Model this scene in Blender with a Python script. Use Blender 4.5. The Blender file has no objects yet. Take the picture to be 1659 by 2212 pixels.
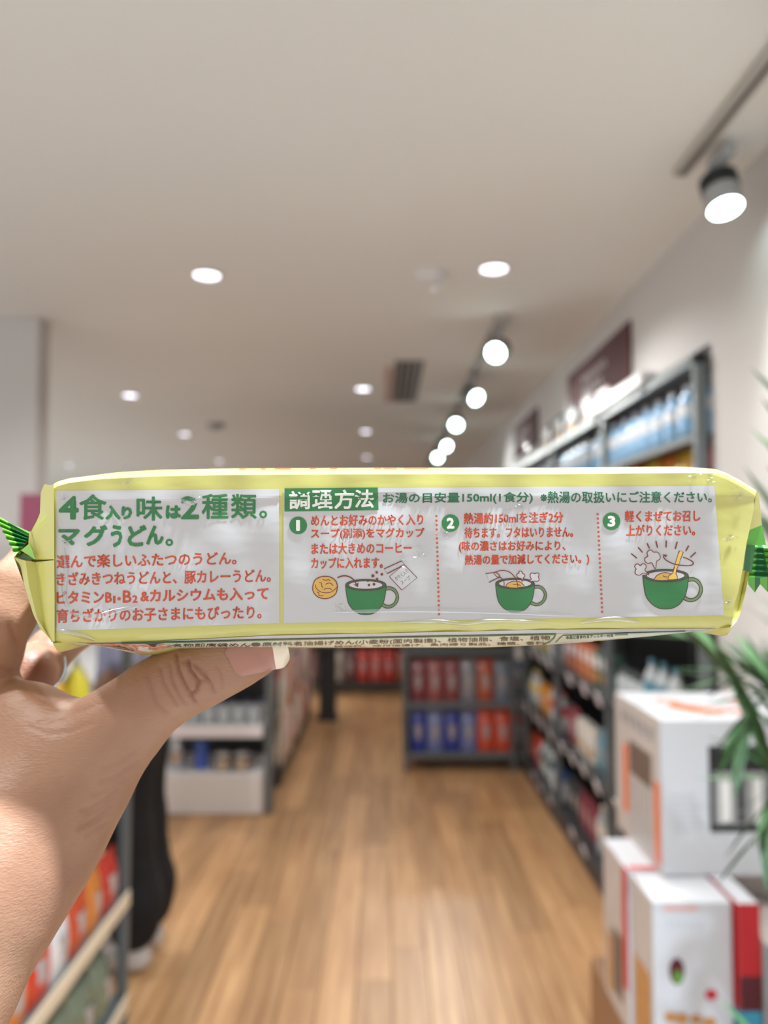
import bpy, bmesh, math, random
import numpy as np
from mathutils import Vector, Matrix

# ------------------------------------------------------------------ camera
PITCH = math.radians(2.9)
FPX = 1640.0                      # focal length in pixels of the 1659x2212 frame
CAMZ = 1.5
scene = bpy.context.scene
col = scene.collection
cam_data = bpy.data.cameras.new('camera')
cam = bpy.data.objects.new('camera', cam_data)
col.objects.link(cam)
cam.location = (0, 0, CAMZ)
cam.rotation_euler = (math.pi / 2 + PITCH, 0, 0)
cam_data.sensor_fit = 'VERTICAL'
cam_data.sensor_height = 36.0
cam_data.lens = FPX / 2212 * 36.0
cam_data.clip_start = 0.02
cam_data.dof.use_dof = True
cam_data.dof.focus_distance = 0.252
cam_data.dof.aperture_fstop = cam_data.lens / 3.8
scene.camera = cam

# ------------------------------------------------------------------ world, exposure
scene.view_settings.view_transform = 'Standard'
scene.view_settings.look = 'None'
scene.view_settings.gamma = 1.0
scene.view_settings.use_curve_mapping = False
scene.view_settings.exposure = 0.12
world = bpy.data.worlds.new('world')
scene.world = world
world.use_nodes = True
bg = world.node_tree.nodes['Background']
bg.inputs[0].default_value = (1.0, 0.985, 0.965, 1)
bg.inputs[1].default_value = 0.78

DOWN_W = 38.0      # watts of each recessed downlight and each added fill lamp
TRACK_W = 28.0     # watts of each track spotlight
scene.cycles.max_bounces = 8
scene.cycles.diffuse_bounces = 4
scene.cycles.sample_clamp_indirect = 4.0
scene.cycles.caustics_reflective = False
scene.cycles.caustics_refractive = False


def lamp(name, loc, target, watts, cone, radius, color=(1, .975, .95)):
    ld = bpy.data.lights.new(name, 'SPOT')
    ld.energy = watts
    ld.spot_size = math.radians(cone)
    ld.spot_blend = 0.6
    ld.shadow_soft_size = radius
    ld.color = color
    o = bpy.data.objects.new(name, ld)
    col.objects.link(o)
    o.location = loc
    d = Vector(target) - Vector(loc)
    o.rotation_euler = d.to_track_quat('-Z', 'Y').to_euler()
    return o


# key lamp: the downlight of the same ceiling just above the photographer
lamp('downlight_or_fill', (0.28, 0.165, 2.50), (-0.02, 0.25, 1.4), 168.0, 110, 0.03, (.86, 1, 1.12))

# ------------------------------------------------------------------ helpers
random.seed(7)
CP, SP = math.cos(PITCH), math.sin(PITCH)


def ray(px, py):
    a, b = (px - 829.5) / FPX, (1106 - py) / FPX
    return Vector((a, CP - b * SP, SP + b * CP))


def onh(px, py, h):               # where the ray of a pixel meets height h
    r = ray(px, py)
    t = (h - CAMZ) / r.z
    return Vector((r.x * t, r.y * t, h))


def ony(px, py, Y):               # where it meets the plane y = Y
    r = ray(px, py)
    t = Y / r.y
    return Vector((r.x * t, Y, CAMZ + r.z * t))


def lin(c):
    return tuple((v / 255 / 12.92) if v / 255 <= .04045 else ((v / 255 + .055) / 1.055) ** 2.4 for v in c[:3]) + (1,)


def mat(name, c, rough=.6, metal=0., var=.06, vscale=8., bump=0., bscale=60., coat=0., trans=0., emit=0., objcol=False, spec=.5):
    m = bpy.data.materials.new(name)
    m.use_nodes = True
    nt = m.node_tree
    b = nt.nodes['Principled BSDF']
    b.inputs['Roughness'].default_value = rough
    b.inputs['Metallic'].default_value = metal
    b.inputs['Specular IOR Level'].default_value = spec
    b.inputs['Coat Weight'].default_value = coat
    b.inputs['Coat Roughness'].default_value = .08
    b.inputs['Transmission Weight'].default_value = trans
    L = lin(c)
    tc = nt.nodes.new('ShaderNodeTexCoord')
    n = nt.nodes.new('ShaderNodeTexNoise')
    n.inputs['Scale'].default_value = vscale
    n.inputs['Detail'].default_value = 3
    nt.links.new(tc.outputs['Object'], n.inputs['Vector'])
    mr = nt.nodes.new('ShaderNodeMapRange')
    mr.inputs['To Min'].default_value = 1 - var
    mr.inputs['To Max'].default_value = 1 + var
    nt.links.new(n.outputs['Fac'], mr.inputs['Value'])
    mx = nt.nodes.new('ShaderNodeVectorMath')
    mx.operation = 'SCALE'
    mx.inputs[0].default_value = L[:3]
    if objcol:
        oi = nt.nodes.new('ShaderNodeObjectInfo')
        nt.links.new(oi.outputs['Color'], mx.inputs[0])
    nt.links.new(mr.outputs[0], mx.inputs['Scale'])
    nt.links.new(mx.outputs[0], b.inputs['Base Color'])
    if bump:
        n2 = nt.nodes.new('ShaderNodeTexNoise')
        n2.inputs['Scale'].default_value = bscale
        nt.links.new(tc.outputs['Object'], n2.inputs['Vector'])
        bp = nt.nodes.new('ShaderNodeBump')
        bp.inputs['Strength'].default_value = bump
        bp.inputs['Distance'].default_value = .01
        nt.links.new(n2.outputs['Fac'], bp.inputs['Height'])
        nt.links.new(bp.outputs[0], b.inputs['Normal'])
    if emit:
        b.inputs['Emission Color'].default_value = L
        b.inputs['Emission Strength'].default_value = emit
    return m


M = {}


def mk(key, *a, **k):
    M[key] = mat(key, *a, **k)
    return M[key]


class MB:
    """collects faces, then links them as one mesh object"""
    def __init__(s):
        s.v, s.f, s.m = [], [], []

    def face(s, pts, mi=0):
        i = len(s.v)
        s.v += [tuple(p) for p in pts]
        s.f.append(tuple(range(i, i + len(pts))))
        s.m.append(mi)
        return s

    def grid(s, rows, mi=0, closed=False):
        i = len(s.v)
        n = len(rows[0])
        for r in rows:
            s.v += [tuple(p) for p in r]
        for a in range(len(rows) - 1):
            for b in range(n if closed else n - 1):
                c = (b + 1) % n
                s.f.append((i + a * n + b, i + a * n + c, i + (a + 1) * n + c, i + (a + 1) * n + b))
                s.m.append(mi)
        return s

    def box(s, x0, x1, y0, y1, z0, z1, mi=0, ch=0.0):
        if ch <= 0:
            p = [(x, y, z) for z in (z0, z1) for x, y in ((x0, y0), (x1, y0), (x1, y1), (x0, y1))]
            i = len(s.v)
            s.v += p
            for f in ((0, 3, 2, 1), (4, 5, 6, 7), (0, 1, 5, 4), (1, 2, 6, 5), (2, 3, 7, 6), (3, 0, 4, 7)):
                s.f.append(tuple(i + k for k in f))
                s.m.append(mi)
            return s
        c = min(ch, abs(x1 - x0) * .45, abs(y1 - y0) * .45, abs(z1 - z0) * .45)

        def ring(z, d):
            return [(x0 + c, y0 + d, z), (x1 - c, y0 + d, z), (x1 - d, y0 + c, z), (x1 - d, y1 - c, z),
                    (x1 - c, y1 - d, z), (x0 + c, y1 - d, z), (x0 + d, y1 - c, z), (x0 + d, y0 + c, z)]
        r = [ring(z0, c), ring(z0 + c, 0), ring(z1 - c, 0), ring(z1, c)]
        s.grid(r, mi, closed=True)
        s.face(r[0][::-1], mi)
        s.face(r[3], mi)
        return s

    def lathe(s, prof, cx=0, cy=0, n=16, mi=0, cap=True):
        rows = [[(cx + r * math.cos(2 * math.pi * k / n), cy + r * math.sin(2 * math.pi * k / n), z) for k in range(n)] for r, z in prof]
        s.grid(rows, mi, closed=True)
        if cap:
            s.face(rows[0][::-1], mi)
            s.face(rows[-1], mi)
        return s

    def tube(s, pts, r, n=8, mi=0, cap=True, flat=1.0):
        P = [Vector(p) for p in pts]
        R = r if isinstance(r, (list, tuple)) else [r] * len(P)
        rows = []
        up = Vector((0, 0, 1))
        for k, p in enumerate(P):
            t = (P[min(k + 1, len(P) - 1)] - P[max(k - 1, 0)]).normalized()
            a = t.cross(up)
            if a.length < 1e-3:
                a = t.cross(Vector((1, 0, 0)))
            a.normalize()
            b = t.cross(a)
            up = -b if abs(t.dot(up)) < .99 else up
            rows.append([tuple(p + a * R[k] * math.cos(q) + b * R[k] * flat * math.sin(q)) for q in (2 * math.pi * j / n for j in range(n))])
        s.grid(rows, mi, closed=True)
        if cap:
            s.face(rows[0][::-1], mi)
            s.face(rows[-1], mi)
        return s

    def mesh(s, name, mats, smooth=False):
        me = bpy.data.meshes.new(name)
        me.from_pydata(s.v, [], s.f)
        for m in (mats if isinstance(mats, (list, tuple)) else [mats]):
            me.materials.append(m)
        me.polygons.foreach_set('material_index', s.m)
        bm = bmesh.new()
        bm.from_mesh(me)
        bmesh.ops.remove_doubles(bm, verts=bm.verts, dist=1e-6)
        bmesh.ops.recalc_face_normals(bm, faces=bm.faces)
        bm.to_mesh(me)
        bm.free()
        if smooth:
            me.polygons.foreach_set('use_smooth', [True] * len(me.polygons))
            me.set_sharp_from_angle(angle=math.radians(42))
        me.update()
        return me

    def build(s, name, mats, parent=None, loc=(0, 0, 0), smooth=False):
        o = bpy.data.objects.new(name, s.mesh(name, mats, smooth))
        col.objects.link(o)
        o.location = loc
        if parent:
            o.parent = parent
        return o


def tag(o, label=None, cat=None, group=None, kind=None):
    if label:
        o['label'] = label
    if cat:
        o['category'] = cat
    if group:
        o['group'] = group
    if kind:
        o['kind'] = kind
    return o


def empty(name, loc=(0, 0, 0), label=None, cat=None, group=None, rz=0, rx=0):
    o = bpy.data.objects.new(name, None)
    o.empty_display_size = .05
    col.objects.link(o)
    o.location = loc
    o.rotation_euler = (rx, 0, rz)
    return tag(o, label, cat, group)


KIDS = {}


def kids(o):
    return [c for c in o.children]


def copy_tree(o, parent=None):
    c = o.copy()
    col.objects.link(c)
    if parent:
        c.parent = parent
    for ch in kids(o):
        copy_tree(ch, c)
    return c


def place(proto, used, loc, label, group=None, rz=0., color=None, scale=None):
    """the first call moves the prototype itself, later ones copy it"""
    if not used:
        o = proto
        used.append(1)
    else:
        o = copy_tree(proto)
    o.location = loc
    o.rotation_euler = (0, 0, rz)
    if scale:
        o.scale = scale
    o['label'] = label
    if group:
        o['group'] = group
    if color:
        for q in [o] + list(o.children):
            q.color = lin(color)
    return o


ORD = ['first', 'second', 'third', 'fourth', 'fifth', 'sixth', 'seventh', 'eighth', 'ninth', 'tenth', 'eleventh', 'twelfth',
       'thirteenth', 'fourteenth', 'fifteenth', 'sixteenth', 'seventeenth', 'eighteenth', 'nineteenth', 'twentieth',
       'twenty-first', 'twenty-second', 'twenty-third', 'twenty-fourth', 'twenty-fifth', 'twenty-sixth']

# ------------------------------------------------------------------ materials of the shop
mk('ceiling_paint', (238, 238, 234), .9, var=.015, vscale=.7, bump=.05, bscale=90)
mk('wall_paint', (208, 205, 203), .85, var=.015, vscale=1., bump=.05, bscale=90)
mk('floor_base', (92, 66, 46), .7)
mk('white_metal', (222, 220, 220), .35, var=.02)
mk('dark_metal', (52, 55, 57), .45, var=.08)
mk('grey_metal', (98, 104, 106), .45, var=.05)
mk('track_metal', (182, 179, 172), .5, var=.03)
mk('lamp_grey', (168, 170, 172), .5)
mk('lamp_glow', (236, 246, 255), .5, emit=7.0)
mk('track_glow', (228, 255, 250), .5, emit=16.0)
mk('down_glow', (236, 236, 250), .5, emit=4.5)
mk('slot_dark', (84, 78, 76), .8)
mk('vent_highlight', (205, 180, 176), .7)  # pinkish highlight beside the vent, put into the colour
mk('maroon', (84, 44, 44), .9, var=.12, vscale=3)
mk('sign_white', (196, 180, 176), .6)
mk('paper_white', (232, 231, 228), .5, var=.03)
mk('tag_white', (235, 232, 238), .35, var=.03)
mk('col_gloss', (200, 200, 200), .3, objcol=True, var=.12, vscale=22, coat=.3)
mk('col_matt', (200, 200, 200), .6, objcol=True, var=.1, vscale=18)
mk('cream', (226, 212, 186), .5)
mk('ink_dark', (70, 62, 60), .5)
mk('steel', (200, 204, 208), .18, metal=1., var=.03)
mk('glass_bag', (120, 132, 112), .12, var=.35, vscale=40, bump=.6, bscale=50, coat=1.)
mk('clear_glass', (188, 196, 200), .05, var=.1, coat=1.)
mk('blue_clear', (150, 196, 232), .12, var=.25, vscale=25, coat=.8)
mk('black_cloth', (20, 19, 21), .9, var=.1)
mk('shirt_cloth', (150, 152, 178), .85, var=.06)
mk('shoe_white', (196, 190, 186), .6)
mk('leaf', (50, 84, 44), .5, var=.3, vscale=14)
mk('leaf_light', (92, 138, 84), .5, var=.2, vscale=14)
mk('stem_green', (70, 100, 56), .5)
mk('carton_white', (206, 208, 214), .45, var=.02)
mk('carton_side', (196, 186, 180), .5, var=.05)
mk('orange_print', (232, 112, 52), .45, var=.05)
mk('brown_print', (110, 92, 80), .5, var=.2, vscale=30)
mk('black_print', (32, 32, 34), .4)
mk('silver_print', (150, 150, 152), .35, var=.3, vscale=35)
mk('red_print', (196, 30, 40), .4, var=.05)
mk('maroon_print', (88, 22, 34), .4, var=.1)
mk('cyan_print', (60, 156, 190), .4, var=.05)
mk('cookie_print', (190, 138, 84), .6, var=.3, vscale=60)
mk('pink_print', (236, 168, 158), .5)
mk('green_print', (96, 140, 60), .5)
mk('platform_wood', (150, 112, 80), .6, var=.12, vscale=6)
mk('patch_grey', (178, 172, 172), .6, var=.15, vscale=30)
mk('magenta', (158, 82, 108), .6)
mk('pot', (92, 82, 74), .8)
mk('soil', (50, 38, 30), .95, bump=.5)


def plank_material():
    m = bpy.data.materials.new('floor_plank_wood')
    m.use_nodes = True
    nt = m.node_tree
    b = nt.nodes['Principled BSDF']
    b.inputs['Roughness'].default_value = .34
    tc = nt.nodes.new('ShaderNodeTexCoord')
    oi = nt.nodes.new('ShaderNodeObjectInfo')
    mp = nt.nodes.new('ShaderNodeMapping')
    mp.inputs['Scale'].default_value = (34, 1.6, 1)
    nt.links.new(tc.outputs['Object'], mp.inputs['Vector'])
    cx = nt.nodes.new('ShaderNodeCombineXYZ')
    mm = nt.nodes.new('ShaderNodeMath')
    mm.operation = 'MULTIPLY'
    mm.inputs[1].default_value = 60
    nt.links.new(oi.outputs['Random'], mm.inputs[0])
    nt.links.new(mm.outputs[0], cx.inputs[1])
    nt.links.new(cx.outputs[0], mp.inputs['Location'])
    n = nt.nodes.new('ShaderNodeTexNoise')
    n.inputs['Scale'].default_value = 1.0
    n.inputs['Detail'].default_value = 5
    nt.links.new(mp.outputs[0], n.inputs['Vector'])
    cr = nt.nodes.new('ShaderNodeValToRGB')
    cr.color_ramp.elements[0].position = .3
    cr.color_ramp.elements[0].color = lin((168, 122, 82))
    cr.color_ramp.elements[1].position = .72
    cr.color_ramp.elements[1].color = lin((214, 170, 122))
    nt.links.new(n.outputs['Fac'], cr.inputs[0])
    mr = nt.nodes.new('ShaderNodeMapRange')
    mr.inputs['To Min'].default_value = .72
    mr.inputs['To Max'].default_value = 1.12
    nt.links.new(oi.outputs['Random'], mr.inputs['Value'])
    sc = nt.nodes.new('ShaderNodeVectorMath')
    sc.operation = 'SCALE'
    nt.links.new(cr.outputs[0], sc.inputs[0])
    nt.links.new(mr.outputs[0], sc.inputs['Scale'])
    nt.links.new(sc.outputs[0], b.inputs['Base Color'])
    return m


M['plank'] = plank_material()

# ------------------------------------------------------------------ room shell
CEIL = 2.54
WX = .99                          # plane of the right wall
floor = MB().box(-2.42, 1.6, .9, 14.0, -.06, -.012).build('floor', M['floor_base'])
tag(floor, 'warm brown wood plank floor of the shop aisle', kind='structure')
tm_ = MB()  # floor out of view, kept pale so it bounces neutral light upwards
tm_.box(-7.5, -2.43, -.5, 14.0, -.06, 0)
tm_.box(-2.43, 1.6, -.5, .89, -.06, 0)
tag(tm_.build('floor', mat('bounce_floor', (226, 226, 226), .5)), 'unseen floor around the wood-floored aisle, made pale to bounce light onto the ceiling', kind='structure')
PW, PL = .126, 1.22
pm = MB().box(0, PW - .002, 0, PL - .002, -.014, 0, ch=.0015).mesh('floor_plank', M['plank'])
for i in range(-19, 8):
    off = random.uniform(0, PL)
    y = 1.0 - off
    while y < 9.2:
        if y + PL > 1.3:
            p = bpy.data.objects.new('floor_plank', pm)
            col.objects.link(p)
            p.location = (i * PW + .03, y, 0)
            p.parent = floor
        y += PL
far = MB()
for i in range(-19, 8):
    far.box(i * PW + .03, i * PW + .03 + PW - .002, 9.2 + PL, 13.98, -.012, -.001)
o = far.build('floor_plank_run', M['plank'], floor)
o['kind'] = 'stuff'
tag(MB().box(-7.5, 1.6, -.5, 14.0, CEIL, CEIL + .08).build('ceiling', M['ceiling_paint']), 'plain off-white shop ceiling with recessed downlights', kind='structure')
w = MB()
w.box(WX, WX + .5, -.5, 2.27, 0, CEIL)                 # flush wall nearer than the racks
w.box(WX, WX + .5, 2.27, 14, 2.13, CEIL)                # soffit above the racks
w.box(1.40, 1.49, 2.27, 14, 0, 2.13)                    # back of the recess
tag(w.build('wall_right', M['wall_paint']), 'white painted right wall with a recess for the shelving', kind='structure')
tag(MB().box(-7.5, 1.6, 14, 14.1, 0, CEIL).build('wall_back', M['wall_paint']), 'far white wall at the end of the shop', kind='structure')
tag(MB().box(-4.2, -1.54, 3.34, 3.46, 0, CEIL, ch=.004).build('wall_left', M['wall_paint']), 'white partition wall end at the left of the aisle', kind='structure')

# ------------------------------------------------------------------ ceiling fittings
def make_downlight():
    t = empty('downlight', cat='ceiling light')
    ring = [(.056, -.001), (.058, -.006), (.050, -.008), (.046, -.003), (.046, 0.0)]
    MB().lathe(ring, n=28, cap=False).build('trim_ring', M['white_metal'], t, smooth=True)
    MB().lathe([(.001, -.0035), (.03, -.004), (.0455, -.002)], n=28, cap=False).build('lens', M['down_glow'], t, smooth=True)
    return t


DL = [((447, 593), 'large recessed downlight on the left, nearest to the camera'),
      ((1067, 579), 'large recessed downlight right of the sensor dome, nearest on the right'),
      ((281, 853), 'recessed downlight at left, above the yellow packet left third'),
      ((784, 839), 'recessed downlight just left of the air vent, nearest of three in a row'),
      ((399, 937), 'recessed downlight between two others in the left diagonal row'),
      ((790, 931), 'middle recessed downlight of the three left of the vent'),
      ((474, 996), 'recessed downlight low over the packet, right end of left diagonal'),
      ((792, 987), 'farthest recessed downlight of the three left of the vent'),
      ((150, 1005), 'small recessed downlight over the packet at its upper left'),
      ((88, 1060), 'bright recessed downlight peeking out beside the packet left corner')]
dp, du = make_downlight(), []
for (px, py), lb in DL:
    p = onh(px, py, CEIL)
    place(dp, du, p, lb, 'recessed ceiling downlights')
    if p.y < 9:
        lamp('downlight_or_fill', p - Vector((0, 0, .02)), p - Vector((0, 0, 2)), DOWN_W, 150, .045)
for x, y in ((-.9, 1.2), (-2.4, 2.2), (-.9, .2), (.45, 1.3), (-2.6, 5.), (-4.4, 4.), (-4.4, 6.), (-4.4, 8.5), (-3.2, 9.), (-3.2, 11.), (-4.6, 11.)):  # unseen lamps without fittings, added to brighten floor and ceiling by bounce
    lamp('downlight_or_fill', (x, y, CEIL - .02), (x, y, 0), DOWN_W, 150, .045)


def make_track_head():
    t = empty('track_spotlight', cat='spotlight')
    MB().box(-.016, .016, -.05, .05, -.03, 0, ch=.003).build('adapter', M['lamp_grey'], t)
    MB().tube([(0, 0, -.03), (0, 0, -.075)], .009).build('stem', M['lamp_grey'], t)
    return t


def head(x, y, aim, lb, watts):
    t = make_track_head()
    t.location = (x, y, CEIL - .02)
    t['label'] = lb
    t['group'] = 'track spotlights'
    d = Vector(aim).normalized()
    c = Vector((0, 0, -.11))
    q = d.to_track_quat('Z', 'Y')
    b = MB().lathe([(.018, -.055), (.040, -.050), (.040, -.012), (.044, -.010), (.044, .045), (.040, .045), (.039, .03)], n=20).build('lamp_body', M['lamp_grey'], t, smooth=True)
    b.location = c
    b.rotation_mode = 'QUATERNION'
    b.rotation_quaternion = q
    fins = MB()
    for k in range(5):
        fins.lathe([(.047, -.05 + k * .009), (.047, -.047 + k * .009)], n=20)
    f = fins.build('cooling_fin', M['dark_metal'], b)
    l = MB().lathe([(.001, .047), (.041, .044)], n=20, cap=False).build('lens', M['track_glow'], b, smooth=True)
    p = t.location + c + d * .055
    lamp('track_lamp', p, p + d, watts, 75, .04, (.96, 1, .97))
    return t


def track(name_lb, x, y0, y1):
    t = empty('lighting_track', (x, y0, CEIL), name_lb, 'light track')
    m = MB().box(-.02, .02, 0, y1 - y0, -.02, 0, ch=.003)
    m.build('rail', M['track_metal'], t)
    MB().box(-.006, .006, .01, y1 - y0 - .01, -.0215, -.0195).build('slot', M['slot_dark'], t)
    MB().box(-.026, .026, -.01, .05, -.028, 0, ch=.003).build('end_cap', M['track_metal'], t)
    return t


track('grey ceiling light track at the upper right corner, nearest', .81, -.45, 2.03)
track('grey ceiling light track running away over the right-hand shelves', .515, 3.30, 9.2)
head(.865, 1.90, (.05, -.30, -.95), 'large glowing track spotlight at the upper right', 16.)
for y, ax, lb in ((3.42, (-.35, -.75, -.42), 'nearest spotlight on the long track, tilted left'), (4.42, (.42, -.75, -.5), 'second spotlight on the long track, tilted right'),
                  (5.4, (-.15, -.8, -.4), 'third spotlight on the long track, round and bright'), (6.5, (.35, -.8, -.45), 'fourth spotlight on the long track, just above the packet'),
                  (7.3, (-.1, -.8, -.4), 'fifth spotlight on the long track, partly over the packet')):
    head(.52, y, ax, lb, TRACK_W)
t = head(.81, 1.30, (.20, .42, -.88), 'track spotlight beyond the top right corner, washing the right wall', 18.)
t = empty('smoke_detector', onh(930, 592, CEIL), 'small grey-white smoke detector dome on the ceiling', 'smoke detector')
MB().lathe([(.062, 0), (.062, -.012), (.05, -.03), (.028, -.045), (.012, -.048)], n=24).build('dome', M['white_metal'], t, smooth=True)
MB().lathe([(.064, 0), (.064, -.008), (.056, -.009)], n=24, cap=False).build('base_ring', M['white_metal'], t, smooth=True)
t = empty('smoke_detector', onh(465, 915, CEIL), 'tiny far smoke detector between two left downlights', 'smoke detector')
MB().lathe([(.07, 0), (.07, -.02), (.04, -.05)], n=16).build('dome', M['lamp_grey'], t, smooth=True)
vp = onh(885, 778, CEIL)
t = empty('air_vent', (vp.x, vp.y, CEIL), 'dark slotted air vent in the ceiling beside the light track', 'air vent')
VL = 1.15
MB().box(-.085, .085, 0, VL, -.004, 0).build('frame', M['track_metal'], t)
MB().box(-.075, .075, .01, VL - .01, -.0055, -.0035).build('recess', M['slot_dark'], t)
for k in range(4):
    MB().box(-.066 + k * .038, -.054 + k * .038, .01, VL - .01, -.012, -.004).build('slat', M['lamp_grey'], t)
MB().box(-.135, -.095, .15, VL, -.01, 0).build('highlight_strip', M['vent_highlight'], t)  # added strip, coloured to stand for the highlight left of the vent

# signs on the soffit
def sign(y0, y1, z0, z1, lb):
    t = empty('wall_sign', (WX, y0, z0), lb, 'sign')
    MB().box(-.014, -.001, 0, y1 - y0, 0, z1 - z0, ch=.002).build('board', M['maroon'], t)
    L, H = y1 - y0, z1 - z0
    g = MB()
    for row, (a, b) in enumerate(((.32, .72), (.38, .66))):
        zc = H * (.62 - row * .27)
        k = L * a
        while k < L * b:
            ww = L * .045
            g.box(-.0165, -.0135, k, k + ww * .25, zc - H * .07, zc + H * .07)
            g.box(-.0165, -.0135, k, k + ww, zc + H * .04, zc + H * .07)
            g.box(-.0165, -.0135, k + ww * .3, k + ww * .8, zc - H * .04, zc - H * .01)
            k += ww * 1.5
    g.build('lettering', M['sign_white'], t)
    MB().box(-.0155, -.0135, .28, L * .45, 0.004, H * .16).build('red_band', M['red_print'], t)
    return t


sign(2.99, 3.99, 2.18, 2.42, 'large dark maroon wall sign above the right-hand shelves')
sign(4.82, 5.67, 2.18, 2.42, 'smaller-looking far maroon wall sign above the right-hand shelves')

# ------------------------------------------------------------------ products
def bottle_proto(h=.26, r=.036, body='blue_clear', name='bottle', cat='bottle'):
    t = empty(name, cat=cat)
    MB().lathe([(r * .8, 0), (r, .008), (r, h * .28), (r * .93, h * .34), (r, h * .4), (r, h * .66), (r * .8, h * .76), (r * .36, h * .88), (r * .36, h * .92)], n=14).build('bottle_body', M[body], t, smooth=True)
    MB().lathe([(r * .42, h * .91), (r * .42, h * .995), (r * .38, h)], n=12).build('cap', M['col_gloss'], t, smooth=True)
    MB().lathe([(r * 1.015, h * .42), (r * 1.015, h * .64)], n=14, cap=False).build('wrap_label', M['col_matt'], t, smooth=True)
    return t


def jar_proto(h=.12, r=.04, body='clear_glass', name='jar', cat='jar'):
    t = empty(name, cat=cat)
    MB().lathe([(r * .85, 0), (r, .006), (r, h * .68), (r * .75, h * .8), (r * .75, h * .84)], n=14).build('jar_body', M[body], t, smooth=True)
    MB().lathe([(r * .82, h * .82), (r * .82, h * .98), (r * .76, h)], n=14).build('lid', M['col_gloss'], t, smooth=True)
    return t


def pouch_proto(w=.12, h=.17, d=.05, body='col_gloss', name='snack_pouch', cat='pouch'):
    """pillow bag, its face towards -y"""
    t = empty(name, cat=cat)
    rows = []
    nz, nx = 7, 8
    for k in range(nz):
        v = k / (nz - 1)
        dd = d / 2 * (math.sin(math.pi * min(1, max(0, .12 + v * .88))) ** .6)
        ring = []
        for j in range(nx * 2):
            a = 2 * math.pi * j / (nx * 2)
            cx = math.copysign(abs(math.cos(a)) ** .6, math.cos(a)) * w / 2 * (.97 + .03 * math.sin(5 * v))
            cy = math.copysign(abs(math.sin(a)) ** .9, math.sin(a)) * dd
            ring.append((cx, cy, .0 + v * h * .9))
        rows.append(ring)
    m = MB().grid(rows, closed=True)
    m.face(rows[0][::-1])
    m.face(rows[-1])
    m.build('pouch_body', M[body], t, smooth=True)
    s = MB()
    z0 = h * .88
    zz = [z0 + k * h * .03 for k in range(5)]
    s.grid([[(-w * .49, -.0015 + .0012 * (k % 2), z), (w * .49, -.0015 + .0012 * (k % 2), z)] for k, z in enumerate(zz)])
    s.grid([[(-w * .49, .0015 + .0012 * (k % 2), z), (w * .49, .0015 + .0012 * (k % 2), z)] for k, z in enumerate(zz)])
    s.build('crimped_seal', M['col_gloss'], t)
    lab = [[(w * .34 * math.sin(a), -(d / 2) * (math.cos(a * .8)) - .0012, z) for a in (-.9, -.45, 0, .45, .9)] for z in (h * .3, h * .45, h * .62)]
    MB().grid(lab).build('printed_patch', M['patch_grey'], t, smooth=True)
    return t


def carton_proto(w=.09, h=.16, d=.05, name='carton', cat='carton'):
    t = empty(name, cat=cat)
    MB().box(-w / 2, w / 2, -d / 2, d / 2, 0, h, ch=.002).build('box_body', M['col_matt'], t)
    MB().box(-w * .4, w * .4, -d / 2 - .0006, -d / 2 + .001, h * .5, h * .85).build('printed_panel', M['paper_white'], t)
    MB().box(-w * .4, w * .4, -d / 2 - .0006, -d / 2 + .001, h * .12, h * .4).build('printed_photo', M['cookie_print'], t)
    return t


def hang_proto(w=.11, h=.2):
    t = empty('hanging_packet', cat='packet')
    MB().box(-w / 2, w / 2, -.004, .004, -h * .2, 0, ch=.002).build('header_card', M['col_matt'], t)
    rows = []
    for k in range(6):
        v = k / 5
        dd = .004 + .016 * math.sin(math.pi * min(.95, v + .05))
        rows.append([(math.cos(a) * w * .48, math.sin(a) * dd, -h * .2 - v * h * .8) for a in (2 * math.pi * j / 12 for j in range(12))])
    m = MB().grid(rows, closed=True)
    m.face(rows[0][::-1])
    m.face(rows[-1])
    m.build('packet_body', M['col_gloss'], t, smooth=True)
    return t


PAL = [(196, 60, 48), (222, 150, 60), (232, 226, 216), (70, 104, 160), (120, 148, 84), (226, 206, 120), (150, 70, 84), (96, 150, 170), (60, 64, 68), (224, 190, 180), (206, 110, 70), (54, 92, 74)]
CN = ['red', 'orange', 'white', 'blue', 'olive green', 'pale yellow', 'wine red', 'teal', 'charcoal', 'pale pink', 'rust orange', 'dark green']

# ------------------------------------------------------------------ right-hand racks
RX = .945
LEV = [.10, .48, .87, 1.27, 1.60, 1.86]
BAYL = .98
bays = []
BN = ['nearest', 'second', 'third', 'fourth', 'fifth']


def tag_mb():
    return MB().box(-.004, .002, -.035, .035, -.028, .028, ch=.0015).mesh('price_tag', M['tag_white'])


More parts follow.
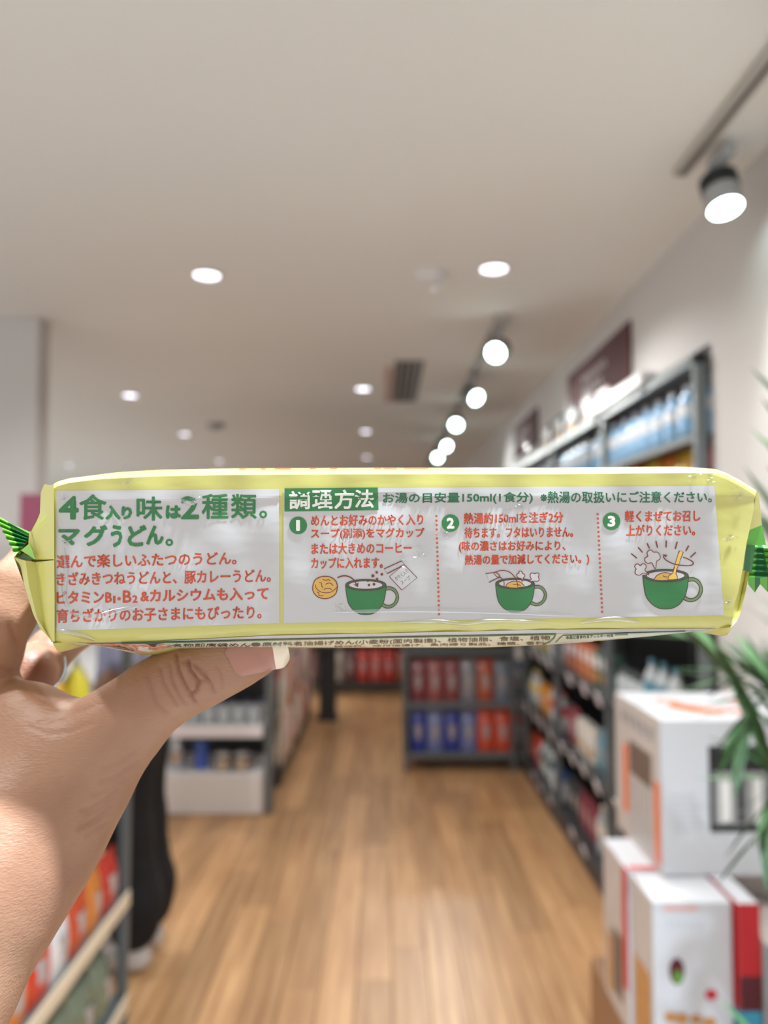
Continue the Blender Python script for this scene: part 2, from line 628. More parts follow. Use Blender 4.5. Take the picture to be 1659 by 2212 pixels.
tagm = tag_mb()
for b in range(5):
    y0 = 2.28 + b * BAYL
    t = empty('shelving_rack', (RX, y0, 0), f'{BN[b]} dark grey shop rack bay along the right wall', 'rack', 'right wall rack bays')
    D = .40
    for yy in ((0.0, BAYL - .03) if b == 4 else (0.0,)):
        MB().box(0, .035, yy, yy + .03, 0, 2.10, ch=.003).build('upright', M['grey_metal'], t)
        MB().box(D - .03, D, yy, yy + .03, 0, 2.10, ch=.003).build('upright', M['grey_metal'], t)
    MB().box(D, D + .012, 0, BAYL, .05, 1.84).build('back_panel', M['dark_metal'], t)
    top = MB()
    for k in range(2):
        top.box(k * (D - .03), k * (D - .03) + .03, 0, BAYL, 2.07, 2.10)
    for k in range(16):
        top.box(.03, D - .03, .02 + k * BAYL / 16, .026 + k * BAYL / 16, 2.083, 2.088)
    top.build('top_frame', M['grey_metal'], t)
    MB().box(.0, D, .03, BAYL, 0, .07, ch=.003).build('plinth', M['dark_metal'], t)
    for k, z in enumerate(LEV):
        s = MB().box(.0, D, .03, BAYL, z - .028, z, ch=.003).build('shelf', M['dark_metal'], t)
        if k < 3:
            for q in range(4 if k < 2 else 3):
                if random.random() < .85:
                    g = bpy.data.objects.new('price_tag', tagm)
                    col.objects.link(g)
                    g.parent = s
                    g.location = (-.002, .14 + q * .235 + random.uniform(-.03, .03), z - .02 + random.uniform(-.006, .006))
                    g.rotation_euler = (0, -.3, 0)
    bays.append(t)

protos = {}
used = {}


def pr(key, fn):
    if key not in protos:
        protos[key] = fn()
        used[key] = []
    return protos[key], used[key]


KINDS_ = ['snack_pouch', 'carton', 'bottle', 'jar']
FN = {'snack_pouch': lambda: pouch_proto(.11, .19, .05), 'carton': lambda: carton_proto(), 'bottle': lambda: bottle_proto(.22, .034, 'clear_glass'), 'jar': lambda: jar_proto(.14, .042)}
WORD = {'snack_pouch': 'snack pouch', 'carton': 'carton', 'bottle': 'bottle', 'jar': 'jar'}
lvlname = {0: 'bottom shelf', 1: 'second shelf', 2: 'third shelf'}
rng = random.Random(11)
seen = {}
for b in range(5):
    y0 = 2.28 + b * BAYL
    for lv in (0, 1, 2):
        if lv == 2 and b > 2:
            continue
        yy = y0 + .09
        n = 0
        kind = KINDS_[(b * 2 + lv) % 4]
        while yy < y0 + BAYL - .03:
            if n % 3 == 0:
                kind = rng.choice(KINDS_)
                ci = rng.choice([0, 1, 2, 3, 4, 5, 6, 7, 8, 9, 10, 11, 2, 8, 11])
            p, u = pr('r_' + kind, FN[kind])
            lb = f'{CN[ci]} {WORD[kind]}, {ORD[n]} on {lvlname[lv]}, {BN[b]} right rack bay'
            place(p, u, (RX + .075, yy, LEV[lv]), lb, f'goods on the {lvlname[lv]} of the right racks', rz=-math.pi / 2 + rng.uniform(-.12, .12), color=PAL[ci])
            yy += .118 if kind != 'jar' else .1
            n += 1

# upper shelves, above the packet: bright orange bags, water bottles and glass jars
for k in range(5):
    p, u = pr('bigbag', lambda: pouch_proto(.15, .262, .07))
    place(p, u, (RX + .07, 2.38 + k * .16, LEV[4]), f'{["dark red", "yellow", "orange", "pale gold", "orange red"][k]} snack bag, {ORD[k]} from the end post on the upper rack shelf',
          'snack bags on the upper rack shelf', rz=-math.pi / 2, color=[(150, 34, 36), (222, 176, 60), (226, 128, 40), (236, 190, 70), (206, 80, 40)][k])
for k in range(10):
    p, u = pr('water', lambda: bottle_proto(.185, .034, 'blue_clear', 'water_bottle'))
    place(p, u, (RX + .06, 2.36 + k * .128, LEV[5]), f'clear blue water bottle, {ORD[k]} from the end post on the top rack shelf', 'blue water bottles on the top shelf', color=(236, 240, 244))
for k in range(10):
    p, u = pr('whitejar', lambda: jar_proto(.26, .045, 'clear_glass', 'canister', 'canister'))
    place(p, u, (RX + .07, 3.26 + k * .115, LEV[4]), f'pale glass canister, {ORD[k]} beyond the snack bags on the upper rack shelf', 'pale canisters on the upper shelf', color=(232, 224, 214) if k % 3 else (210, 150, 110))
for k in range(14):
    p, u = pr('water', None)
    place(p, u, (RX + .06, 3.72 + k * .13, LEV[5]), f'far clear blue water bottle, {ORD[k]} past the white header bar', 'blue water bottles on the top shelf', color=(236, 240, 244))
t = empty('header_bar', (RX - .01, 2.72, 2.10), 'long white header bar lying along the rack top under the large sign', 'header bar')
MB().box(-.01, .05, 0, .72, 0, .05, ch=.006).build('bar', M['white_metal'], t)
MB().box(.0, .04, .03, .06, -.02, .004).build('clip', M['grey_metal'], t)
MB().box(.0, .04, .64, .67, -.02, .004).build('clip', M['grey_metal'], t)
for k in range(4):
    p, u = pr('topbox', lambda: carton_proto(.2, .15, .2, 'storage_box', 'box'))
    place(p, u, (RX + .13, 3.62 + k * .3, 2.10), f'dark storage box, {ORD[k]} on top of the rack beyond the white header bar', 'storage boxes on the rack top', rz=-math.pi / 2, color=[(150, 112, 116), (58, 56, 60), (70, 66, 68), (96, 60, 60)][k])

# ------------------------------------------------------------------ end-of-aisle shelf unit in the middle (x .13-.87, y 5.23)
cx0, cx1, cy = .135, .90, 5.23
t = empty('aisle_end_shelf', ((cx0 + cx1) / 2, cy, 0), 'low dark grey shelf unit closing the middle of the aisle, red and blue packs', 'shelf unit')
W = (cx1 - cx0) / 2
for sx in (-W, W - .03):
    MB().box(sx, sx + .03, 0, .03, 0, 1.15, ch=.003).build('upright', M['grey_metal'], t)
    MB().box(sx, sx + .03, .5, .53, 0, 1.15, ch=.003).build('upright', M['grey_metal'], t)
for sx in (-W + .005, W - .015):
    MB().box(sx, sx + .01, .03, .5, .1, 1.12).build('side_panel', M['grey_metal'], t)
for z in (.12, .46, .82, 1.14):
    MB().box(-W + .03, W - .03, .0, .53, z - .035, z, ch=.003).build('shelf', M['grey_metal'], t)
MB().box(-W, W, .5, .515, .1, 1.12).build('back_panel', M['dark_metal'], t)
for z0, pal, lb, nm in ((.12, None, 'lower shelf', 'l'), (.46, None, 'upper shelf', 'u')):
    for k in range(6):
        p, u = pr('tallpack', lambda: pouch_proto(.115, .29, .07))
        if z0 < .2:
            c, cn = ((58, 72, 168), 'blue and white') if k < 4 else ((226, 92, 62), 'orange red')
            if k < 4 and k % 2:
                c, cn = (128, 140, 196), 'pale blue'
        else:
            c, cn = [((150, 72, 84), 'wine red'), ((172, 96, 96), 'dusky red'), ((150, 78, 80), 'brown red'), ((150, 150, 160), 'grey'), ((196, 100, 70), 'rust'), ((130, 140, 156), 'blue grey')][k]
        q_ = place(p, u, ((cx0 + .10) + k * .117, cy + .09, z0), f'{cn} tall pack, {ORD[k]} from the left on the aisle-end {lb}', f'packs on the {lb} of the aisle-end unit', color=c)

# ------------------------------------------------------------------ far shelf at the back
t = empty('back_shelf', (-.28, 8.05, 0), 'far dark shelf unit across the end of the aisle', 'shelf unit')
for sx in (-.55, .52):
    MB().box(sx, sx + .03, 0, .03, 0, 1.3).build('upright', M['dark_metal'], t)
for z in (.12, .55, .98):
    MB().box(-.55, .55, 0, .45, z - .04, z, ch=.003).build('shelf', M['dark_metal'], t)
MB().box(-.55, .55, .44, .455, .05, 1.3).build('back_panel', M['dark_metal'], t)
for k in range(8):
    p, u = pr('farpack', lambda: pouch_proto(.12, .34, .09))
    c, cn = [((150, 110, 112), 'dusky pink'), ((196, 186, 184), 'white'), ((214, 208, 196), 'cream'), ((120, 80, 84), 'maroon'), ((206, 70, 62), 'red'), ((222, 96, 90), 'light red'), ((206, 60, 56), 'bright red'), ((170, 96, 76), 'brown')][k]
    place(p, u, (-.77 + k * .137, 8.13, .12), f'{cn} pack, {ORD[k]} from the left on the lower far shelf', 'packs on the far shelf', color=c)
for k in range(8):
    p, u = pr('farpack', None)
    c, cn = [((206, 160, 70), 'golden'), ((60, 60, 64), 'black'), ((196, 150, 76), 'tan'), ((150, 40, 46), 'deep red'), ((160, 44, 48), 'crimson'), ((206, 206, 200), 'white'), ((90, 110, 96), 'grey green'), ((180, 190, 180), 'pale green')][k]
    place(p, u, (-.77 + k * .137, 8.13, .55), f'{cn} pack, {ORD[k]} from the left on the upper far shelf', 'packs on the far shelf', color=c)

# dark narrow floor stand in front of it
t = empty('floor_stand', (-.50, 6.85, 0), 'narrow black floor stand at the end of the left shelving', 'stand')
MB().box(-.09, .09, -.09, .09, 0, .03, ch=.005).build('base', M['dark_metal'], t)
MB().box(-.075, .075, -.06, .06, .03, .62, ch=.01).build('column', M['dark_metal'], t)
MB().box(-.16, .14, -.12, .12, .62, .66, ch=.005).build('tray', M['dark_metal'], t)
for k in range(3):
    p, u = pr('farjar', lambda: jar_proto(.13, .045))
    place(p, u, (-.6 + k * .1, 6.82, .66), f'{["dark red", "grey", "black"][k]} lidded jar on the narrow black floor stand', 'jars on the floor stand', color=[(110, 46, 54), (120, 120, 124), (60, 60, 60)][k])

# ------------------------------------------------------------------ left gondola with white shelves facing the camera
gx0, gx1, gy = -1.36, -.69, 4.38
t = empty('display_shelf', ((gx0 + gx1) / 2, gy, 0), 'white-shelved display unit facing the camera left of the aisle', 'shelf unit')
W = (gx1 - gx0) / 2
MB().box(-W, W, 0, .45, 0, .235, ch=.012).build('plinth', M['white_metal'], t)
for sx in (-W, W + .01):
    MB().box(sx, sx + .045, .02, .06, 0, 1.5, ch=.003).build('upright', M['grey_metal'], t)
MB().box(-W, W + .03, .44, .46, .1, 1.5).build('back_panel', M['dark_metal'], t)
for z in (.50, .86, 1.22):
    s = MB().box(-W, W, 0, .45, z - .04, z, ch=.003).build('shelf', M['white_metal'], t)
    MB().box(-W, W, -.012, .0, z - .062, z + .008, ch=.003).build('price_rail', M['tag_white'], s)
# flasks and jars on it
t = empty('steel_flask', (-1.21, gy + .12, .235), 'tall shiny steel flask at the left of the bottom white shelf', 'flask')
MB().lathe([(.05, 0), (.054, .01), (.054, .15), (.046, .175)], n=24).build('flask_body', M['steel'], t, smooth=True)
MB().lathe([(.046, .173), (.046, .19), (.03, .2)], n=24).build('lid', M['steel'], t, smooth=True)
t = empty('blue_flask', (-1.065, gy + .12, .235), 'blue flask beside the steel flask on the bottom white shelf', 'flask')
MB().lathe([(.038, 0), (.042, .01), (.042, .14), (.034, .165)], n=20).build('flask_body', mk('blue_paint', (58, 96, 190), .3, coat=.5), t, smooth=True)
MB().lathe([(.036, .163), (.036, .2), (.03, .205)], n=20).build('lid', M['dark_metal'], t, smooth=True)
for k in range(2):
    p, u = pr('pot', lambda: jar_proto(.10, .05, 'steel', 'steel_canister', 'canister'))
    place(p, u, (-.93 + k * .11, gy + .08, .235), ['small steel canister nearer the blue flask on the bottom shelf', 'small steel canister at the right on the bottom shelf'][k], 'steel canisters', color=(190, 190, 190))
for k in range(7):
    p, u = pr('glassjar', lambda: jar_proto(.11, .036, 'clear_glass', 'glass_jar'))
    place(p, u, (-1.28 + k * .088, gy + .07, .50), f'clear glass jar, {ORD[k]} from the left on the middle white shelf', 'glass jars on the middle white shelf', color=(170, 174, 182))
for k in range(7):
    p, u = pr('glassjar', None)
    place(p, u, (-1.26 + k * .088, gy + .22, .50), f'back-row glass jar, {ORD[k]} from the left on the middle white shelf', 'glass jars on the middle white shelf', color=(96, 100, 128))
for k in range(5):
    p, u = pr('mugjar', lambda: jar_proto(.15, .05, 'steel', 'tea_canister', 'canister'))
    place(p, u, (-1.24 + k * .12, gy + .12, .86), f'dark tea canister, {ORD[k]} from the left on the top white shelf', 'tea canisters on the top white shelf', color=(60, 60, 76))

# aisle side of the same gondola: pegboard with hanging packets
t = empty('pegboard_rack', (-.66, 4.9, 0), 'long grey pegboard rack along the left of the aisle, hung with packets', 'rack')
MB().box(-.38, -.36, 0, 2.1, .05, 1.4).build('back_panel', M['grey_metal'], t)
MB().box(-.06, -.0, .0, 2.1, 0, .10, ch=.005).build('plinth', M['dark_metal'], t)
for yy in (0, 1.0, 2.06):
    MB().box(-.05, -.02, yy, yy + .03, 0, 1.4, ch=.003).build('upright', M['grey_metal'], t)
for z in (.42, .75, 1.08, 1.36):
    MB().tube([(-.03, 0.02, z), (-.03, 2.08, z)], .006).build('cross_bar', M['steel'], t)
n = 0
for zi, z in enumerate((.42, .75, 1.08)):
    for k in range(13):
        p, u = pr('hang', hang_proto)
        ci = [2, 9, 2, 0, 9, 2, 2, 10, 9, 2, 6, 9, 2][(k + zi * 5) % 13]
        place(p, u, (-.655, 4.97 + k * .155, z - .005), f'{CN[ci]} hanging packet, {ORD[k]} from the near end, {["lowest", "middle", "top"][zi]} pegboard bar', 'packets hanging on the pegboard rack',
              rz=math.pi / 2 + rng.uniform(-.3, .3), color=tuple(min(255, v + 14) for v in PAL[ci]), scale=(1.1, 1, 1.45))
for k in range(5):
    p, u = pr('hang', None)
    ci = [2, 9, 11, 2, 0][k]
    place(p, u, (-.655, 4.43 + k * .085, [1.1, .86, .62, .5, .98][k]), f'{CN[ci]} packet clipped to the right post of the white display, {ORD[k]} back', 'packets clipped to the display post', rz=math.pi / 2, color=PAL[ci])

# ------------------------------------------------------------------ near left rack
lx = -.80
t = empty('wire_rack', (lx, 1.35, 0), 'near grey rack at the lower left, its end post beside the person', 'rack')
L = 1.10
for yy in (0., L - .03):
    for xx in (-.03, -.46):
        MB().box(xx, xx + .03, yy, yy + .03, 0, 1.30, ch=.003).build('upright', M['grey_metal'], t)
for z, r in ((.115, 1), (.43, 1), (.78, 1), (.98, 1), (1.28, 0)):
    s = MB().box(-.46, .0, .0, L, z - .02, z, ch=.003).build('shelf', M['grey_metal'], t)
    if r:
        MB().box(.0, .008, .02, L - .02, z - .035, z + .012, ch=.003).build('price_rail', M['cream'], s)
MB().box(-.47, -.462, 0, L, .05, 1.28).build('back_panel', M['dark_metal'], t)
for k in range(8):
    p, u = pr('redpouch', lambda: pouch_proto(.115, .17, .05))
    c, cn = [((96, 130, 206), 'blue and white'), ((210, 214, 222), 'white'), ((214, 126, 60), 'orange'), ((206, 66, 46), 'red'), ((222, 222, 224), 'white'), ((196, 80, 50), 'brick red'), ((206, 128, 60), 'amber'), ((190, 62, 50), 'crimson')][k]
    place(p, u, (lx - .032, 1.50 + k * .118, .43), f'{cn} pouch, {ORD[7 - k]} from the end post, middle shelf of near left rack', 'pouches on the near left rack', rz=math.pi / 2 + rng.uniform(-.15, .15), color=c)
for k in range(8):
    p, u = pr('redpouch', None)
    c, cn = [((214, 126, 60), 'orange'), ((210, 190, 170), 'beige'), ((190, 66, 46), 'red'), ((222, 222, 224), 'white'), ((206, 140, 70), 'amber'), ((150, 60, 50), 'brown'), ((190, 150, 110), 'tan'), ((200, 180, 160), 'cream')][k]
    place(p, u, (lx - .19, 1.48 + k * .118, .43), f'back-row {cn} pouch, {ORD[7 - k]} from the end post, near left rack', 'pouches on the near left rack', rz=math.pi / 2, color=c, scale=(1, 1, 1.08))
for k in range(7):
    p, u = pr('clearbag', lambda: pouch_proto(.14, .21, .10, 'glass_bag', 'clear_bag', 'bag'))
    place(p, u, (lx - .06, 1.46 + k * .142, .115), f'glossy grey-green clear bag, {ORD[6 - k]} from the end post on the bottom left shelf', 'clear bags on the bottom left shelf', rz=math.pi / 2 + rng.uniform(-.2, .2), color=(150, 158, 138))
p, u = pr('greenpack', lambda: carton_proto(.07, .14, .02, 'green_packet', 'packet'))
place(p, u, (lx + .03, 1.92, .16), 'bright green packet leaning out at the bottom left corner', rz=.5, color=(126, 200, 60))
for k in range(5):
    p, u = pr('orangebag', lambda: pouch_proto(.16, .21, .09))
    c, cn = [((206, 180, 60), 'yellow'), ((190, 160, 120), 'beige'), ((222, 150, 30), 'deep orange'), ((232, 170, 40), 'orange'), ((224, 214, 60), 'lemon yellow')][k]
    place(p, u, (lx - .10, 1.56 + k * .17, .98), f'{cn} bag, {ORD[4 - k]} from the end post, high shelf of near left rack', 'bags on the high shelf of the near left rack', rz=math.pi / 2 + .3, color=c)
for k in range(4):
    p, u = pr('whitecup', lambda: jar_proto(.11, .045, 'col_gloss', 'white_tub', 'tub'))
    place(p, u, (lx - .08, 1.95 + k * .13, .78), f'white plastic tub, {ORD[3 - k]} from the end post on the near left rack', 'white tubs on the near left rack', color=(216, 214, 226))
# red poster glimpsed left of the packet
t = empty('poster_stand', (-1.475, 3.22, 0), 'magenta poster on a thin stand, glimpsed left of the packet', 'poster')
MB().box(-.07, .07, -.004, .004, 1.44, 1.74, ch=.002).build('poster', M['magenta'], t)
MB().tube([(0, .01, .02), (0, .012, 1.72)], .008).build('pole', M['grey_metal'], t)
MB().lathe([(.10, 0), (.10, .012), (.02, .02)], n=20).build('base', M['grey_metal'], t)

# ------------------------------------------------------------------ cartons on the low platform at the right
t = empty('display_platform', (.77, 1.85, 0), 'low brown display platform under the stacked cartons', 'platform')
MB().box(-.215, .215, -.31, .25, .03, .41, ch=.004).build('body', M['platform_wood'], t)
MB().box(-.20, .20, -.29, .23, 0, .03).build('base', M['dark_metal'], t)


def carton(name, lb, x0, x1, y0, y1, z0, z1, cat='box', body='carton_white'):
    t = empty(name, ((x0 + x1) / 2, (y0 + y1) / 2, z0), lb, cat)
    w, d, h = (x1 - x0) / 2, (y1 - y0) / 2, z1 - z0
    MB().box(-w, w, -d, d, 0, h, ch=.0025).build('carton_body', M[body], t)
    return t, w, d, h


def front(t, w, d, pts, m, name='printed_panel', e=.0008):     # flat print on the face towards the camera
    o = MB().face([(x, -d - e, z) for x, z in pts]).build(name, M[m], t)
    return o


def side(t, w, d, pts, m, name='printed_panel', e=.0008):      # flat print on the face towards the aisle
    return MB().face([(-w - e, y, z) for y, z in pts]).build(name, M[m], t)


def rect(a, b, c, d):
    return [(a, c), (b, c), (b, d), (a, d)]


t, w, d, h = carton('coffee_maker_box', 'big white carton printed with a black and silver coffee maker, on top of the stack', .62, .98, 1.73, 2.06, .775, 1.12)
cxm = .80
fm = MB()
fy = -d - .0008
def F_(x0, x1, z0, z1, mi, e=0.):
    fm.face([(x0 - cxm, fy - e, z0 - .775), (x1 - cxm, fy - e, z0 - .775), (x1 - cxm, fy - e, z1 - .775), (x0 - cxm, fy - e, z1 - .775)], mi)
F_(.728, .870, .872, 1.062, 0)
F_(.738, .862, .888, 1.005, 1, .0003)
F_(.752, .776, .894, .985, 3, .0006)
F_(.792, .806, .892, 1.0, 0, .0006)
F_(.826, .846, .894, .99, 3, .0006)
F_(.745, .800, 1.005, 1.05, 0, .0006)
fm.build('printed_photo', [M['black_print'], M['silver_print'], M['brown_print'], M['paper_white']], t)
tx = MB()
for k in range(7):
    zz = .175 - k * .013
    tx.face([(-.155, fy, zz), (-.155 + .05 + .015 * (k % 3), fy, zz), (-.155 + .05 + .015 * (k % 3), fy, zz + .004), (-.155, fy, zz + .004)])
tx.build('small_print', mk('pale_print', (196, 198, 206), .5), t)
sm = MB()
sx = -w - .0008
def S_(y0, y1, z0, z1, mi, e=0.):
    sm.face([(sx - e, y0, z0), (sx - e, y1, z0), (sx - e, y1, z1), (sx - e, y0, z1)], mi)
S_(-.165, .165, .0, .345, 3)
S_(-.16, -.125, .02, .2, 0, .0003)
S_(.06, .10, .06, .23, 0, .0003)
S_(-.11, .05, .17, .25, 1, .0003)
for k in range(6):
    S_(-.10 + k * .028, -.092 + k * .028, .02, .165, 2, .0003)
for k in range(5):
    S_(-.12 + k * .05, -.09 + k * .05, .285, .315, 2, .0003)
sm.build('side_print', [M['orange_print'], M['brown_print'], M['silver_print'], M['carton_side']], t)
tm = MB()
def T_(pts, mi, e=0.):
    tm.face([(x, y, h + .0008 + e) for x, y in pts], mi)
T_([(-.09, .02), (-.04, -.02), (.0, -.08), (-.02, -.12), (-.07, -.09), (-.11, -.04)], 0)
T_([(-.10, .09), (-.05, .05), (-.06, .01), (-.12, .03)], 1, .0003)
T_([(.0, -.04), (.05, -.06), (.04, -.12), (.0, -.11)], 1, .0003)
T_([(.08, .1), (.12, .04), (.1, -.04), (.07, .0)], 1)
tm.build('top_print', [M['orange_print'], M['pink_print']], t)
MB().face([(-.18, -.002, h + .0004), (.18, -.002, h + .0004), (.18, .002, h + .0004), (-.18, .002, h + .0004)]).build('flap_seam', M['ink_dark'], t)

t, w, d, h = carton('biscuit_box', 'white biscuit carton printed with a leaf emblem and cookies, front of the lower stack', .558, .722, 1.615, 1.755, .41, .772)
fy = -d - .0008
m = MB()
for (x, z), r, s, mi in (((-.035, .222), .016, 1.7, 0), ((-.033, .210), .011, 1.3, 1)):
    m.face([(x + r * math.cos(a), fy - .0003 * mi, z + r * s * math.sin(a)) for a in (2 * math.pi * j / 14 for j in range(14))], mi)
m.build('leaf_emblem', [M['maroon_print'], M['green_print']], t)
MB().face([(.035 + .013 * math.cos(a), fy, .175 + .011 * math.sin(a)) for a in (2 * math.pi * j / 14 for j in range(14))]).build('red_emblem', M['red_print'], t)
m = MB()
for k in range(9):
    x, z, r = -.055 + (k % 5) * .027 + rng.uniform(-.006, .006), .088 + (k // 5) * .034 + rng.uniform(-.008, .012), rng.uniform(.011, .017)
    m.face([(x + r * math.cos(a), fy - .0001 * k, z + r * .8 * math.sin(a)) for a in (2 * math.pi * j / 12 for j in range(12))])
m.build('cookie_print', M['cookie_print'], t)
m = MB()
for k in range(6):
    m.face([(x, fy, z) for x, z in rect(-.055 + k * .014, -.047 + k * .014, .31, .325)])
m.build('grey_lettering', M['pale_print'], t)
MB().face([(x, fy, z) for x, z in rect(-.06, .01, .345, .352)]).build('red_line', M['pink_print'], t)
side(t, w, d, rect(-.06, .065, .0, .36), 'carton_side')
side(t, w, d, rect(-.05, .05, .03, .2), 'cookie_print', 'side_photo', .0012)

t, w, d, h = carton('white_carton', 'white carton with a red edge stripe, behind the biscuit carton', .553, .72, 1.762, 1.955, .41, .775)
side(t, w, d, rect(-.095, .095, .0, .364), 'carton_side')
side(t, w, d, rect(-.095, -.055, .09, .364), 'red_print', 'red_stripe', .0012)
side(t, w, d, rect(.03, .07, .02, .16), 'cookie_print', 'side_photo', .0012)
side(t, w, d, rect(-.05, .02, .04, .19), 'brown_print', 'side_photo', .0014)
MB().face([(x, y, h + .001) for x, y in ((-.08, -.095), (.08, -.095), (.08, -.075), (-.08, -.075))]).build('red_line', M['red_print'], t)

t, w, d, h = carton('slim_carton', 'slim carton, red above and cyan below, beside the biscuit carton', .728, .772, 1.60, 1.80, .41, .775)
front(t, w, d, rect(-w, w, .22, h), 'red_print')
front(t, w, d, rect(-w, w, .15, .22), 'maroon_print')
front(t, w, d, rect(-w, w, .0, .15), 'cyan_print')
side(t, w, d, rect(-d, d, 0, .15), 'cyan_print')
side(t, w, d, rect(-d, d, .15, h), 'red_print')
t, w, d, h = carton('photo_carton', 'grey-white carton with a dark photo, at the right edge behind the palm leaves', .778, .98, 1.585, 1.80, .41, .70, body='carton_side')
front(t, w, d, rect(-.06, .08, .06, .2), 'brown_print')
front(t, w, d, [(-w, .12), (-w, .29), (-.05, .29), (-.085, .2)], 'cyan_print', 'printed_corner', .0012)
t, w, d, h = carton('small_carton', 'small cream carton on the slim carton stack behind the palm', .70, .95, 1.81, 2.06, .41, .77, body='carton_side')
t, w, d, h = carton('kraft_box', 'little open kraft paper box between the rack and the big carton', .69, .80, 2.09, 2.23, .0, .93, body='platform_wood')
front(t, w, d, rect(-.05, .05, .7, .9), 'cream')
# white folded leaflets on the top of the big carton, seen behind it
# ------------------------------------------------------------------ palm
t = empty('potted_palm', (.745, 1.12, 0), 'green potted palm at the right edge, fronds arching into the picture', 'plant')
MB().lathe([(.09, 0), (.11, .02), (.14, .26), (.15, .28), (.13, .28), (.12, .26)], n=24).build('pot', M['pot'], t, smooth=True)
MB().lathe([(.001, .262), (.122, .262)], n=24, cap=False).build('soil', M['soil'], t)
lf = MB()
ls = [(0, .0), (.1, .5), (.35, 1.), (.7, .8), (1., .02)]
lf.grid([[(x, -.008 * wd, -.004 * wd - .08 * x * x), (x, 0, .003 - .08 * x * x), (x, .008 * wd, -.004 * wd - .08 * x * x)] for x, wd in ls])
leafm = lf.mesh('leaflet', M['leaf'], smooth=True)
leafm2 = lf.mesh('leaflet', M['leaf_light'], smooth=True)


def frond(base, tip, sag, n, L, rev=None, light=.15):
    b, e = Vector(base), Vector(tip)
    mid = (b + e) / 2 + Vector((0, 0, sag))
    pts = [(b * (1 - s) ** 2 + mid * 2 * s * (1 - s) + e * s * s) for s in (k / 14 for k in range(15))]
    o = MB().tube(pts, [.005 - .0038 * k / 14 for k in range(15)], n=6).build('frond', M['stem_green'], t)
    for k in range(n):
        s = .34 + .64 * k / (n - 1)
        p = b * (1 - s) ** 2 + mid * 2 * s * (1 - s) + e * s * s
        tg = ((mid - b) * (1 - s) + (e - mid) * s).normalized()
        sd = tg.cross(Vector((0, 0, 1)))
        sd.normalize()
        q = (sd * (1 if k % 2 else -1) + tg * (.9 + .5 * s) + Vector((0, 0, rng.uniform(-.35, .1)))).normalized()
        l = bpy.data.objects.new('leaflet', leafm2 if rng.random() < light else leafm)
        col.objects.link(l)
        l.parent = o
        l.location = p
        l.rotation_mode = 'QUATERNION'
        l.rotation_quaternion = q.to_track_quat('X', 'Z')
        sc = L * (1 - .45 * abs(s - .55) / .5) * rng.uniform(.85, 1.1)
        l.scale = (sc, .8 + sc, 1 * sc)
    return o


B0 = (0, 0, .26)
for tip, sag, n, L, lt in (((-.13, .02, 1.52), .40, 24, .26, .15), ((-.20, .05, 1.22), .80, 26, .20, .1), ((-.02, -.1, 1.62), .4, 20, .24, .2),
                           ((-.16, .12, 1.30), .60, 26, .20, .35), ((.08, -.25, 1.45), .5, 16, .2, .1), ((-.02, .22, 1.12), .8, 20, .20, .1), ((.02, .20, 1.40), .6, 22, .22, .3),
                           ((-.22, -.02, 1.08), .80, 18, .18, .1), ((-.26, .10, 1.36), .55, 26, .20, .2), ((-.14, .0, 1.72), .35, 22, .20, .1), ((-.10, -.12, 1.30), .7, 22, .22, .5)):
    frond(B0, tip, sag, n, L, light=lt)
frond(B0, (-.22, .02, .70), .40, 8, .17)

# ------------------------------------------------------------------ organic surfaces: blended round cones meshed by surface nets
def cone_d(P, a, b, ra, rb, fl=None):
    ab = b - a
    L2 = max(float(ab @ ab), 1e-12)
    t = np.clip(((P - a) @ ab) / L2, 0, 1)
    q = P - a - t[..., None] * ab
    return np.sqrt((q * q).sum(-1)) - (ra + (rb - ra) * t)


def smin(a, b, k):
    h = np.clip(.5 + .5 * (b - a) / k, 0, 1)
    return b + (a - b) * h - k * h * (1 - h)


def sdf_eval(P, groups):
    out = None
    for k, caps in groups:
        g = None
        for a, b, ra, rb in caps:
            d = cone_d(P, a, b, ra, rb)
            g = d if g is None else smin(g, d, k)
        out = g if out is None else smin(out, g, groups[0][2] if len(groups[0]) > 2 else .003)
    return out


